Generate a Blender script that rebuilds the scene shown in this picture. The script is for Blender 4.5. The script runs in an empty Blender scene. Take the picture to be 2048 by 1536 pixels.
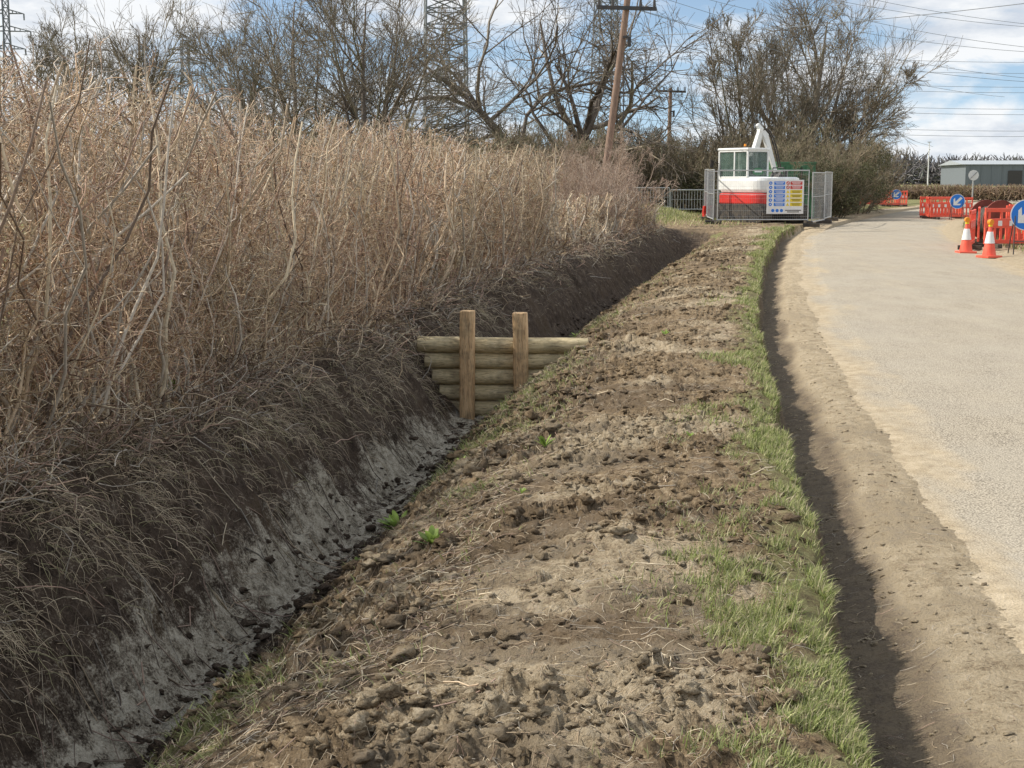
import bpy, math, numpy as np
from mathutils import Vector, Matrix
rng=np.random.default_rng(7)
sc=bpy.context.scene
COL=sc.collection
PI=math.pi
# ------------------------------------------------------------------ noise
def _h(ix,iy,s):
    n=(ix*374761393+iy*668265263+s*1442695)&0xffffffff
    n=((n^(n>>13))*1274126177)&0xffffffff
    n=((n^(n>>15))*40503177)&0xffffffff
    return (n^(n>>16)).astype(float)/4294967296.0
def vn(x,y,s=0):
    fx=np.floor(x);fy=np.floor(y);ix=fx.astype(np.int64);iy=fy.astype(np.int64)
    tx=x-fx;ty=y-fy;tx=tx*tx*(3-2*tx);ty=ty*ty*(3-2*ty)
    a=_h(ix,iy,s);b=_h(ix+1,iy,s);c=_h(ix,iy+1,s);d=_h(ix+1,iy+1,s)
    return (a*(1-tx)+b*tx)*(1-ty)+(c*(1-tx)+d*tx)*ty
def fbm(x,y,s=0,o=4,g=.5):
    r=0;a=1;t=0
    for i in range(o):
        r=r+a*vn(x*2**i+17.3*i,y*2**i+5.1*i,s+i);t+=a;a*=g
    return r/t
def worley(x,y,s=0):
    fx=np.floor(x);fy=np.floor(y);best=np.full(x.shape,9.0);idr=np.zeros(x.shape)
    for dx in (-1,0,1):
        for dy in (-1,0,1):
            cx=(fx+dx).astype(np.int64);cy=(fy+dy).astype(np.int64)
            px=cx+_h(cx,cy,s);py=cy+_h(cx,cy,s+7)
            d=np.hypot(px-x,py-y);m=d<best
            best=np.where(m,d,best);idr=np.where(m,_h(cx,cy,s+13),idr)
    return best,idr
def sst(a,b,x):
    t=np.clip((x-a)/(b-a),0,1);return t*t*(3-2*t)
# ------------------------------------------------------------------ mesh helpers
def mesh_np(name,V,Fs,tint=None,attrs=None,smooth=False):
    if not isinstance(Fs,(list,tuple)):Fs=[Fs]
    V=np.ascontiguousarray(V.reshape(-1,3),dtype=np.float32)
    me=bpy.data.meshes.new(name)
    me.vertices.add(len(V));me.vertices.foreach_set('co',V.ravel())
    loops=np.concatenate([f.ravel() for f in Fs]).astype(np.int32)
    tot=np.concatenate([np.full(len(f),f.shape[1]) for f in Fs])
    st=np.concatenate([[0],np.cumsum(tot)[:-1]]).astype(np.int32)
    me.loops.add(len(loops));me.loops.foreach_set('vertex_index',loops)
    me.polygons.add(len(tot));me.polygons.foreach_set('loop_start',st)
    me.update(calc_edges=True)
    if smooth: me.polygons.foreach_set('use_smooth',np.ones(len(tot),dtype=bool))
    A=dict(attrs or {})
    if tint is not None:A['tint']=tint
    for k,c in A.items():
        c=np.asarray(c)
        if c.shape[1]==3:c=np.concatenate([c,np.ones((len(c),1))],1)
        a=me.attributes.new(k,'FLOAT_COLOR','POINT');a.data.foreach_set('color',c.astype(np.float32).ravel())
    return me
def nrm(a):return a/np.maximum(np.linalg.norm(a,axis=-1,keepdims=True),1e-9)
def tubes_raw(P,R,sides=3):
    N,K,_=P.shape
    T=nrm(np.gradient(P,axis=1))
    mt=nrm(T.mean(axis=1))
    ref=np.where((np.abs(mt[:,2:3])>.7),np.array([[1.,0.13,0]]),np.array([[0.1,0,1.]]))[:,None,:]
    A=nrm(np.cross(T,np.broadcast_to(ref,T.shape)));B=np.cross(T,A)
    an=2*PI*np.arange(sides)/sides
    V=P[:,:,None,:]+R[:,:,None,None]*(A[:,:,None,:]*np.cos(an)[None,None,:,None]+B[:,:,None,:]*np.sin(an)[None,None,:,None])
    n=np.arange(N)[:,None,None];k=np.arange(K-1)[None,:,None];s=np.arange(sides)[None,None,:]
    b=(n*K+k)*sides;s2=(s+1)%sides
    F=np.stack([b+s,b+s2,b+sides+s2,b+sides+s],-1).reshape(-1,4)
    return V.reshape(-1,3),F
def tube_mesh(name,groups,smooth=False):
    Vs=[];Fs=[];Cs=[];o=0
    for P,R,s,c in groups:
        V,F=tubes_raw(P,R,s);Vs.append(V);Fs.append(F+o);o+=len(V)
        Cs.append(np.repeat(c,P.shape[1]*s,axis=0))
    return mesh_np(name,np.concatenate(Vs),np.concatenate(Fs),tint=np.concatenate(Cs),smooth=smooth)
def grow(P,R,n,t0,t1,ratio,spread,up,wig,K,rr=.6,absL=None,droop=0,tp=.6):
    N,Kp,_=P.shape
    L=np.linalg.norm(np.diff(P,axis=1),axis=2).sum(1)
    idx=np.repeat(np.arange(N),n);M=len(idx)
    t=rng.uniform(t0,t1,M)
    f=t*(Kp-1);i=np.minimum(f.astype(int),Kp-2);w=(f-i)[:,None]
    pos=P[idx,i]*(1-w)+P[idx,i+1]*w
    r0=(R[idx,i]*(1-w[:,0])+R[idx,i+1]*w[:,0])*rr
    d0=nrm(P[idx,i+1]-P[idx,i])
    rv=nrm(rng.normal(size=(M,3)))
    d=nrm(d0+rv*spread+np.array([0,0,up]))
    if absL is None:ln=L[idx]*ratio*(1.1-tp*t)*rng.uniform(.6,1.25,M)
    else:ln=rng.uniform(absL[0],absL[1],M)
    out=np.zeros((M,K,3));out[:,0]=pos;st=(ln/(K-1))[:,None]
    for k in range(1,K):
        d=nrm(d+rng.normal(size=(M,3))*wig+np.array([0,0,up*.25-droop*k]))
        out[:,k]=out[:,k-1]+d*st
    Rr=r0[:,None]*np.linspace(1,.35,K)[None]
    return out,Rr
PAL=np.array([[.60,.46,.31],[.52,.46,.38],[.46,.31,.23],[.22,.155,.11],[.72,.61,.44]])
def pal(n,w,PALT=PAL):
    w=np.array(w,float);w/=w.sum()
    c=PALT[rng.choice(len(PALT),n,p=w)]
    return c*rng.uniform(.7,1.25,(n,1))
class MB:
    def __init__(s):s.v=[];s.f=[]
    def add(s,v,f):
        o=len(s.v);s.v+= [tuple(p) for p in v];s.f+=[tuple(i+o for i in q) for q in f];return s
    def box(s,c,d,M=None):
        v=[Vector((x*d[0]/2,y*d[1]/2,z*d[2]/2)) for x in(-1,1) for y in(-1,1) for z in(-1,1)]
        if M is not None:v=[M@p for p in v]
        v=[p+Vector(c) for p in v]
        return s.add(v,[(0,1,3,2),(4,6,7,5),(0,4,5,1),(2,3,7,6),(0,2,6,4),(1,5,7,3)])
    def beam(s,p0,p1,w,h,up=(0,0,1),w1=None,h1=None):
        p0=Vector(p0);p1=Vector(p1);t=(p1-p0).normalized();a=t.cross(Vector(up))
        if a.length<1e-3:a=t.cross(Vector((1,0,0)))
        a.normalize();b=a.cross(t);w1=w1 or w;h1=h1 or h
        v=[]
        for p,ww,hh in((p0,w,h),(p1,w1,h1)):
            v+=[p-a*ww/2-b*hh/2,p+a*ww/2-b*hh/2,p+a*ww/2+b*hh/2,p-a*ww/2+b*hh/2]
        return s.add(v,[(3,2,1,0),(4,5,6,7),(0,1,5,4),(1,2,6,5),(2,3,7,6),(3,0,4,7)])
    def cyl(s,p0,p1,r0,r1=None,n=12):
        r1=r0 if r1 is None else r1
        p0=Vector(p0);p1=Vector(p1);t=(p1-p0).normalized();a=t.cross(Vector((0,0,1)))
        if a.length<1e-3:a=Vector((1,0,0))
        a.normalize();b=t.cross(a);v=[]
        for p,r in((p0,r0),(p1,r1)):
            v+=[p+a*r*math.cos(2*PI*i/n)+b*r*math.sin(2*PI*i/n) for i in range(n)]
        f=[(i,(i+1)%n,n+(i+1)%n,n+i) for i in range(n)]+[tuple(range(n-1,-1,-1)),tuple(range(n,2*n))]
        return s.add(v,f)
    def prism(s,pts,fn,a,b):
        n=len(pts);v=[fn(p[0],p[1],a) for p in pts]+[fn(p[0],p[1],b) for p in pts]
        f=[(i,(i+1)%n,n+(i+1)%n,n+i) for i in range(n)]+[tuple(range(n-1,-1,-1)),tuple(range(n,2*n))]
        return s.add(v,f)
    def mesh(s,name,smooth=False):
        me=bpy.data.meshes.new(name);me.from_pydata(s.v,[],s.f);me.update()
        return me
def thing(name,label,cat,loc=(0,0,0),rz=0,group=None):
    o=bpy.data.objects.new(name,None);COL.objects.link(o);o.location=loc;o.rotation_euler=(0,0,rz)
    o.empty_display_size=.3;o["label"]=label;o["category"]=cat
    if group:o["group"]=group
    return o
def part(name,me,par,mat,bevel=0,label=None):
    if isinstance(me,MB):me=me.mesh(name)
    o=bpy.data.objects.new(name,me);COL.objects.link(o);o.parent=par
    if mat and not me.materials:me.materials.append(mat)
    if bevel:
        m=o.modifiers.new('b','BEVEL');m.width=bevel;m.segments=2;m.limit_method='ANGLE'
    if label:o["label"]=label
    return o
def solo(name,me,mat,label,cat,loc=(0,0,0),rz=0,group=None,kind=None,bevel=0):
    if isinstance(me,MB):me=me.mesh(name)
    o=bpy.data.objects.new(name,me);COL.objects.link(o);o.location=loc;o.rotation_euler=(0,0,rz)
    if mat and not me.materials:me.materials.append(mat)
    o["label"]=label;o["category"]=cat
    if group:o["group"]=group
    if kind:o["kind"]=kind
    return o
def copy_thing(src,loc,rz,scale=1,label=None):
    o=src.copy();COL.objects.link(o);o.location=loc;o.rotation_euler=(0,0,rz);o.scale=(scale,)*3
    if label:o["label"]=label
    def rec(a,b):
        for c in a.children:
            n=c.copy();COL.objects.link(n);n.parent=b;rec(c,n)
    rec(src,o);return o
# ------------------------------------------------------------------ materials
def newmat(name):
    m=bpy.data.materials.new(name);m.use_nodes=True;nt=m.node_tree
    return m,nt,nt.nodes['Principled BSDF']
def nd(nt,t,**k):
    n=nt.nodes.new(t)
    for a,v in k.items():
        if a.startswith('i_'):n.inputs[a[2:].replace('_',' ')].default_value=v
        else:setattr(n,a,v)
    return n
def noise(nt,vec,scale,detail=5,rough=.6,dist=0):
    n=nd(nt,'ShaderNodeTexNoise',i_Scale=scale,i_Detail=detail,i_Roughness=rough,i_Distortion=dist)
    nt.links.new(vec,n.inputs['Vector']);return n.outputs['Fac']
def ramp(nt,fac,stops):
    r=nd(nt,'ShaderNodeValToRGB');e=r.color_ramp.elements
    while len(e)<len(stops):e.new(.5)
    for q,(p,c) in zip(e,stops):q.position=p;q.color=(*c,1)
    nt.links.new(fac,r.inputs[0]);return r.outputs[0]
def mixc(nt,f,a,b,mode='MIX'):
    m=nd(nt,'ShaderNodeMix',data_type='RGBA',blend_type=mode)
    for s,v in((m.inputs[0],f),(m.inputs[6],a),(m.inputs[7],b)):
        if isinstance(v,(int,float)):s.default_value=v
        elif isinstance(v,tuple):s.default_value=(*v,1)
        else:nt.links.new(v,s)
    return m.outputs[2]
def mth(nt,op,a,b=0.0,clamp=False):
    m=nd(nt,'ShaderNodeMath',operation=op,use_clamp=clamp)
    for s,v in((m.inputs[0],a),(m.inputs[1],b)):
        if isinstance(v,(int,float)):s.default_value=v
        else:nt.links.new(v,s)
    return m.outputs[0]
def bump(nt,b,h,strength,dist):
    n=nd(nt,'ShaderNodeBump',i_Strength=strength,i_Distance=dist)
    nt.links.new(h,n.inputs['Height']);nt.links.new(n.outputs[0],b.inputs['Normal'])
def ocoord(nt,sx=1,sy=1,sz=1):
    t=nd(nt,'ShaderNodeTexCoord')
    m=nd(nt,'ShaderNodeMapping');m.inputs['Scale'].default_value=(sx,sy,sz)
    nt.links.new(t.outputs['Object'],m.inputs[0]);return m.outputs[0]
def pm(name,c,rough=.6,metal=0,var=.25,scale=6,bmp=.0,stretch=(1,1,1),dirt=0,dirtc=(.16,.12,.08)):
    m,nt,b=newmat(name);v=ocoord(nt,*stretch);f=noise(nt,v,scale,6)
    c2=tuple(x*(1-var) for x in c);c3=tuple(min(1,x*(1+var*.5)) for x in c)
    cc=ramp(nt,f,[(.3,c2),(.7,c3)])
    if dirt:
        g=noise(nt,v,scale*.6,8,.7);k=ramp(nt,g,[(.5-.1,(0,0,0)),(.75,(dirt,)*3)])
        cc=mixc(nt,k,cc,dirtc)
    nt.links.new(cc,b.inputs['Base Color']);b.inputs['Roughness'].default_value=rough;b.inputs['Metallic'].default_value=metal
    if bmp:bump(nt,b,f,bmp,.02)
    return m
def tintmat(name,rough=.8,mul=1.0,trans=0):
    m,nt,b=newmat(name);a=nd(nt,'ShaderNodeAttribute',attribute_name='tint')
    v=ocoord(nt);f=noise(nt,v,23,4)
    k=ramp(nt,f,[(.25,(.6*mul,)*3),(.75,(1.25*mul,)*3)])
    c=mixc(nt,1.0,a.outputs['Color'],k,'MULTIPLY')
    nt.links.new(c,b.inputs['Base Color']);b.inputs['Roughness'].default_value=rough
    if trans:
        t=nd(nt,'ShaderNodeBsdfTranslucent');nt.links.new(c,t.inputs[0])
        mx=nd(nt,'ShaderNodeMixShader');mx.inputs[0].default_value=trans
        nt.links.new(b.outputs[0],mx.inputs[1]);nt.links.new(t.outputs[0],mx.inputs[2])
        nt.links.new(mx.outputs[0],nt.nodes['Material Output'].inputs[0])
    return m
TW=tintmat('twig_bark',.6);LF=tintmat('leaf_blade',.6,1,.4)
# ------------------------------------------------------------------ plan of the lane
RY=np.array([-60,0,3.9,4.3,5.06,6.13,7.37,9.01,11.27,14.05,17.9,23.3,30,36.1,41,47,51.3,60,75,88,100,115,130,160,400,4000])
RX=np.array([-8,.48,1.018,1.085,1.21,1.387,1.549,1.80,2.12,2.53,3.15,4.13,5.4,6.75,7.7,9.1,10.4,13.3,18.8,24.2,29.5,36.5,44,60,200,200])
def Rf(y):
    y=np.asarray(y,float);s=np.clip(np.abs(y)*.08,.3,4);r=0
    for d in np.linspace(-1,1,7):r=r+np.interp(y+d*s,RY,RX)
    return r/7
PO=np.array([-14,-6.6,-5.7,-5.3,-5.05,-.95,-.70,-.55,-.42,-.26,-.04,.03,.16,.9,1.5,2.0,2.45,2.80,2.98,3.15,3.33,3.45,3.80,4.12,5,9])
PZ=np.array([0,-.02,-.10,-.14,-.22,-.19,-.162,-.163,-.185,-.25,-.29,.0,.05,.05,-.03,-.2,-.5,-.86,-.95,-.92,-.72,-.50,-.06,.08,.1,.05])
def gz(o,y,detail=True):
    o=np.asarray(o,float);y=np.asarray(y,float);x=Rf(y)-o
    ed=(fbm(y*1.7,y*0+3.3,5,5,.62)-.5)*.26
    o2=o+ed*np.exp(-((o-.05)/.40)**2)+(fbm(y*.8,y*0+9,6,3)-.5)*.25*sst(1.6,2.6,o)*sst(5,4.2,o)
    o2=o2+(fbm(y*3.5,y*0+1,7,4,.6)-.5)*.18*sst(3.1,3.4,o)*sst(4.5,4.1,o)
    pk=np.exp(-((y-15.0)/.75)**2);o2=o2-pk*.20*sst(2.9,3.4,o)*sst(4.7,4.2,o)
    z=np.interp(o2,PO,PZ)
    fd=sst(48,44.5,y)
    z=np.where(o>1.0,z*fd+.02*(1-fd),z)
    z=np.where((o>-1)&(o<=1.0),z*sst(56,48,y)+(-.02)*(1-sst(56,48,y)),z)
    z=z+(fbm(x*.25,y*.25,8,3)-.5)*.25*(sst(5.5,9,o)+sst(6.5,10,-o))
    mm=np.exp(-(((x-5.4)/1.9)**2+((y-60)/5)**2));z=z+.5*mm
    if not detail:return z
    nearf=np.clip(1.6-y/45,.0,1)
    wv=sst(.06,.3,o)*sst(3.0,2.7,o)*nearf
    wx=x+(fbm(x*9,y*9,21,5,.7)-.5)*.24;wy=y+(fbm(x*9,y*9,31,5,.7)-.5)*.24
    f1,i1=worley(wx/.24,wy/.10,41);f2,i2=worley(wx/.10,wy/.055,43);f3,i3=worley(wx/.045,wy/.035,47)
    side=.5+.5*sst(.9,1.9,o+(fbm(x*.7,y*.7,52,3)-.5)*1.6)
    rough=sst(.36,.58,fbm(x*1.1,y*1.9,51,3))*side
    cl=np.clip(1-(f1/.6)**2,0,1)**.8*np.where(i1>.5,i1,0)*.056*(.12+1.0*rough)
    cl=cl+np.clip(1-(f2/.6)**2,0,1)**.8*np.where(i2>.35,i2,.0)*.042*(.25+rough)
    cl=cl+np.clip(1-(f3/.6)**2,0,1)**.8*i3*.017*(.45+rough)
    rg=1-np.abs(fbm(x*4.5,y*8,63,5,.65)-.5)*4
    fine=(fbm(x*18,y*26,65,4,.8)-.5)*.056
    z=z+wv*(cl+(fbm(x*1.2,y*2.6,61,4)-.5)*.09-.03+np.clip(rg,0,1)*.024+fine*(.5+.8*rough))
    tr=np.abs(((y+.22*fbm(x*2,y*2,71,3)+.03*fbm(x*9,y*9,72,2))/.36)%1-.5)*2
    z=z+wv*sst(.3,.5,o)*sst(2.0,1.6,o)*(sst(.80,.97,tr)*-.055)*sst(.42,.6,fbm(x*1.3,y*.8,73,3))
    bk=sst(3.2,3.4,o)*sst(4.6,4.1,o)
    z=z+bk*nearf*((fbm(y*8,o*5,81,5,.68)-.5)*.27+(fbm(y*2.2,o*1,83,2)-.5)*.14)
    fl=sst(2.6,2.9,o)*sst(3.45,3.2,o)*nearf
    z=z+fl*((fbm(x*9,y*9,91,5,.65)-.5)*.12+cl*.5*rough)
    dm=sst(-.95,-.75,o)*sst(.0,-.08,o)
    z=z+dm*((fbm(x*3,y*1.2,95,4)-.5)*.026+(fbm(x*16,y*13,97,4,.7)-.5)*.022)
    return z
def GZ(x,y,detail=False):return float(gz(np.array([float(Rf(y))-x]),np.array([float(y)]),detail)[0])
cols=np.concatenate([-np.geomspace(8,3500,26)[::-1],np.arange(-7.4,-1.25,.12),np.arange(-1.2,4.45,.0135),np.arange(4.5,9,.12),np.geomspace(9.2,3500,26)])
rows=[2.6]
while rows[-1]<62:rows.append(rows[-1]+max(.0135,rows[-1]*.0033))
rows=np.concatenate([[-60,-40,-25,-15,-9,-5,-2,0,1,1.6,2.1],rows,np.geomspace(63,4000,46)])
O,Y=np.meshgrid(cols,rows);X=Rf(Y)-O
Z=gz(O,Y)
nr,nc=O.shape
i=np.arange(nr-1)[:,None]*nc+np.arange(nc-1)[None]
F=np.stack([i,i+nc,i+nc+1,i+1],-1).reshape(-1,4)
clay=sst(2.93,3.04,O)*sst(3.50,3.20,O+(fbm(Y*2.0,O*1,101,4)-.5)*.24)*(.58+.42*sst(.35,.6,fbm(X*2,Y*2,103,5)))
clay=np.maximum(clay,sst(2.82,2.95,O)*sst(3.3,3.15,O)*sst(.52,.66,fbm(X*5,Y*4,105,4))*.7)
clay*=sst(21,14,Y)
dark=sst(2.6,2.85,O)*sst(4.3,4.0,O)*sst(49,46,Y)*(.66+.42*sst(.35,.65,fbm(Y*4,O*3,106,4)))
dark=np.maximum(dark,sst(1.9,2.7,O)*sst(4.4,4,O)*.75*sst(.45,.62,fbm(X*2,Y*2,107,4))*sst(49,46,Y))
dark=np.maximum(dark,.55*sst(-.48,-.28,O+(fbm(Y*1.4,O*2,119,4)-.5)*.2)*sst(.02,-.02,O)*sst(50,44,Y))  # roadside channel: shadow of the verge edge painted into the soil colour
dark=np.maximum(dark,.30*sst(.52,.66,fbm(X*2.6,Y*1.2,118,4))*sst(-1.1,-.8,O)*sst(0,-.1,O))
dark=np.maximum(dark,.42*sst(.48,.64,fbm(X*1.6,Y*2.6,108,4)+.06*sst(1,2,O))*sst(.2,.5,O)*sst(3,2.5,O))
g1=sst(.40,.05,O+(fbm(X*2.3,Y*1.3,109,4)-.5)*.9)*sst(-.06,.02,O)*sst(60,45,Y)*.6
g2=sst(1.8,2.2,O)*sst(2.85,2.6,O)*sst(.50,.62,fbm(X*1.6,Y*1.1,111,4))
gf=np.maximum(sst(6.2,8,O),sst(6.0,7.2,-O+(fbm(X*.6,Y*.6,113,4)-.5)*1.6))
gm=np.exp(-(((X-5.4)/2.2)**2+((Y-60)/6)**2))*1.4
gb=sst(56,62,Y)*sst(-.1,.6,O+(fbm(X*.5,Y*.4,117,3)-.5)*2)
grass=np.clip(np.maximum.reduce([g1,g2*.7,gf,gm,gb*.8]),0,1)
pale=sst(.05,-.1,O)*sst(-6.6,-5.6,O)*.85+.66*sst(.44,.64,fbm(X*.8,Y*1.1,115,4)+.03*sst(1.2,.8,O))*sst(.1,.4,O)*sst(2.0,1.2,O)
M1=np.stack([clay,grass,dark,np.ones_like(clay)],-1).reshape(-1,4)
M2=np.stack([np.clip(pale,0,1)]*3+[np.ones_like(clay)],-1).reshape(-1,4)
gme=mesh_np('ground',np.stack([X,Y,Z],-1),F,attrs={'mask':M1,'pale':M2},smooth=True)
PALEC=[(.34,(.24,.18,.115)),(.5,(.45,.365,.25)),(.64,(.59,.49,.355))]
m,nt,b=newmat('soil')
v=ocoord(nt);nB=noise(nt,v,9,8,.72);nC=noise(nt,v,75,5,.7)
mx=mth(nt,'ADD',mth(nt,'MULTIPLY',nB,.6),mth(nt,'MULTIPLY',nC,.4))
dirt=ramp(nt,mx,[(.38,(.095,.066,.042)),(.5,(.27,.198,.122)),(.62,(.47,.36,.235))])
palec=ramp(nt,mx,PALEC)
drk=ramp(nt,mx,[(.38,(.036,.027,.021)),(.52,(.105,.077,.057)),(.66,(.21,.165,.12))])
cly=ramp(nt,mx,[(.41,(.11,.09,.065)),(.49,(.38,.335,.26)),(.60,(.64,.585,.48))])
grs=ramp(nt,mx,[(.36,(.09,.08,.035)),(.5,(.20,.195,.085)),(.64,(.34,.32,.16))])
at=nd(nt,'ShaderNodeAttribute',attribute_name='mask');sp=nd(nt,'ShaderNodeSeparateColor');nt.links.new(at.outputs['Color'],sp.inputs[0])
a2=nd(nt,'ShaderNodeAttribute',attribute_name='pale')
def edge(f,k=2.2):
    t=mth(nt,'ADD',f,mth(nt,'MULTIPLY',mth(nt,'SUBTRACT',mx,.5),k))
    return ramp(nt,t,[(.22,(0,0,0)),(.72,(1,1,1))])
c=mixc(nt,edge(a2.outputs['Fac']),dirt,palec)
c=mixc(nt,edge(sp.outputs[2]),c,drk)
c=mixc(nt,edge(sp.outputs[0],3.0),c,cly)
c=mixc(nt,edge(sp.outputs[1]),c,grs)
nt.links.new(c,b.inputs['Base Color']);b.inputs['Roughness'].default_value=.95
b.inputs['Specular IOR Level'].default_value=.15
bump(nt,b,mx,1.0,.06)
SOIL=m
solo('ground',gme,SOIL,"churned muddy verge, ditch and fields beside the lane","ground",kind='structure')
# ------------------------------------------------------------------ road
rc=np.arange(-5.42,-.50,.06);rr_=np.concatenate([np.arange(-20,60,.2),np.arange(60,160,1.5)])
O,Y=np.meshgrid(rc,rr_);X=Rf(Y)-O
crown=.045*(1-((O+3.0)/2.2)**2)
Z=-.150+np.clip(crown,-.05,.1)+(fbm(X*.6,Y*.3,121,3)-.5)*.02
Z=np.where(O>-1.05,np.minimum(Z,-.152)-(O+1.05)*.04+(fbm(X*2.5,Y*1.2,122,4)-.5)*.035*sst(-1.05,-.75,O),Z)
nr,nc=O.shape;i=np.arange(nr-1)[:,None]*nc+np.arange(nc-1)[None]
F=np.stack([i,i+nc,i+nc+1,i+1],-1).reshape(-1,4)
du=sst(-1.35,-.70,O+(fbm(X*1.6,Y*.6,123,5,.65)-.5)*1.3*sst(-.55,-.95,O))*.95
du=np.maximum(du,sst(-4.5,-5.3,O+(fbm(X*.8,Y*.3,125,4)-.5)*1.0))
tr=np.exp(-((O+2.0+.35*np.sin(Y*.09))/.22)**2)+np.exp(-((O+3.9+.5*np.sin(Y*.07+1))/.25)**2)
du=np.clip(du+tr*.35*sst(15,28,Y),0,1)
rme=mesh_np('road',np.stack([X,Y,Z],-1),F,attrs={'mask':np.stack([du,du,du],-1).reshape(-1,3)},smooth=True)
m,nt,b=newmat('asphalt');v=ocoord(nt)
vo=nd(nt,'ShaderNodeTexVoronoi',i_Scale=80.0);nt.links.new(v,vo.inputs['Vector'])
nC=noise(nt,v,120,4,.7);nA=noise(nt,v,.5,6,.6);nM=noise(nt,ocoord(nt,1,.35,1),3,7,.65)
ch=mth(nt,'ADD',mth(nt,'MULTIPLY',vo.outputs['Distance'],.55),mth(nt,'MULTIPLY',nC,.6))
asp=ramp(nt,ch,[(.32,(.56,.49,.39)),(.50,(.46,.40,.315)),(.70,(.17,.145,.11))])
asp=mixc(nt,ramp(nt,nM,[(.35,(0,0,0)),(.75,(.5,)*3)]),asp,(.48,.42,.325))
asp=mixc(nt,ramp(nt,nA,[(.4,(0,0,0)),(.7,(.4,)*3)]),asp,(.41,.375,.32))
at=nd(nt,'ShaderNodeAttribute',attribute_name='mask')
sB=noise(nt,v,9,8,.72);sC=noise(nt,v,75,5,.7)
sm_=mth(nt,'ADD',mth(nt,'MULTIPLY',sB,.6),mth(nt,'MULTIPLY',sC,.4))
t=mth(nt,'ADD',at.outputs['Fac'],mth(nt,'MULTIPLY',mth(nt,'SUBTRACT',nM,.5),1.4))
asp=mixc(nt,ramp(nt,t,[(.3,(0,0,0)),(1.0,(1,1,1))]),asp,ramp(nt,sm_,[(p,tuple(q*.95 for q in c_)) for p,c_ in PALEC]))
nt.links.new(asp,b.inputs['Base Color']);b.inputs['Roughness'].default_value=.9;b.inputs['Specular IOR Level'].default_value=.2
bump(nt,b,ch,.7,.012)
solo('road',rme,m,"dusty pale tarmac country lane curving away","road",kind='structure')
# ------------------------------------------------------------------ loose clods, straw
def ico():
    t=(1+5**.5)/2
    v=np.array([(-1,t,0),(1,t,0),(-1,-t,0),(1,-t,0),(0,-1,t),(0,1,t),(0,-1,-t),(0,1,-t),(t,0,-1),(t,0,1),(-t,0,-1),(-t,0,1)],float)
    v/=np.linalg.norm(v[0])
    f=[(0,11,5),(0,5,1),(0,1,7),(0,7,10),(0,10,11),(1,5,9),(5,11,4),(11,10,2),(10,7,6),(7,1,8),(3,9,4),(3,4,2),(3,2,6),(3,6,8),(3,8,9),(4,9,5),(2,4,11),(6,2,10),(8,6,7),(9,8,1)]
    v=list(map(tuple,v));f2=[];c={}
    def mid(a,b):
        k=(min(a,b),max(a,b))
        if k not in c:
            p=np.array(v[a])+np.array(v[b]);v.append(tuple(p/np.linalg.norm(p)));c[k]=len(v)-1
        return c[k]
    for a,b,d in f:
        x,y,z=mid(a,b),mid(b,d),mid(d,a);f2+=[(a,x,z),(b,y,x),(d,z,y),(x,y,z)]
    return np.array(v),np.array(f2)
IV,IF=ico()
def lumps(o,y,size):
    n=len(o);x=Rf(y)-o;z=gz(o,y)
    sc_=size[:,None]*np.stack([rng.uniform(.8,1.6,n),rng.uniform(.6,1.1,n),rng.uniform(.4,.8,n)],-1)
    V=IV[None]*(1+rng.uniform(-.6,.55,(n,len(IV),1)))*sc_[:,None]
    a=rng.uniform(-.8,.8,n);ca,sa=np.cos(a)[:,None],np.sin(a)[:,None]
    V=np.stack([V[...,0]*ca-V[...,1]*sa,V[...,0]*sa+V[...,1]*ca,V[...,2]],-1)
    V=V+np.stack([x,y,z+size*.1],-1)[:,None]
    F=(IF[None]+(np.arange(n)*len(IV))[:,None,None]).reshape(-1,3)
    return V,F
nc_=3400;cy=3.3*np.exp(rng.uniform(0,1,nc_)**.9*math.log(40/3.3));co_=rng.uniform(.15,2.9,nc_)
per=12;y=np.repeat(cy,per)+rng.normal(0,.04,nc_*per);o=np.repeat(co_,per)+rng.normal(0,.12,nc_*per)
side=.5+.5*sst(.9,1.9,o+(fbm((Rf(y)-o)*.7,y*.7,52,3)-.5)*1.6)
k=(rng.random(len(o))<(.25+.75*sst(.38,.60,fbm((Rf(y)-o)*1.1,y*1.9,51,3)))*side)&(o>.05)&(o<3);o=o[k];y=y[k];side=side[k]
size=np.clip(rng.lognormal(math.log(.0088),.6,len(o)),.0035,.034)*(1+y/40)*(.6+.5*side)
n2=1800;y2=3.3*np.exp(rng.uniform(0,1,n2)*math.log(8));o2=-1.0*rng.random(n2)**1.5-.02
s2=np.clip(rng.lognormal(math.log(.0055),.5,n2),.003,.014)
n3=1800;y3=rng.uniform(5,30,n3);o3=rng.normal(3.0,.16,n3);s3=np.clip(rng.lognormal(math.log(.013),.6,n3),.006,.04)
o=np.concatenate([o,o2,o3]);y=np.concatenate([y,y2,y3]);size=np.concatenate([size,s2,s3])
V,F=lumps(o,y,size)
xx=Rf(y)-o
pal_=np.clip(sst(.44,.64,fbm(xx*.8,y*1.1,115,4))*.66+(o<0)*.85,0,1)*sst(2.6,2.2,o)
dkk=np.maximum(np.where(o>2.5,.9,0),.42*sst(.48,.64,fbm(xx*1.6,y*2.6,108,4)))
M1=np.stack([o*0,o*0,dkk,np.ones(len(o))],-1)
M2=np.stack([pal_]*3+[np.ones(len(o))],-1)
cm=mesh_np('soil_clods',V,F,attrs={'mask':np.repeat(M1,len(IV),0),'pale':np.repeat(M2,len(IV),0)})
solo('soil_clods',cm,SOIL,"loose crumbled clods of earth on the verge and ditch","soil clods",kind='stuff')
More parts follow.
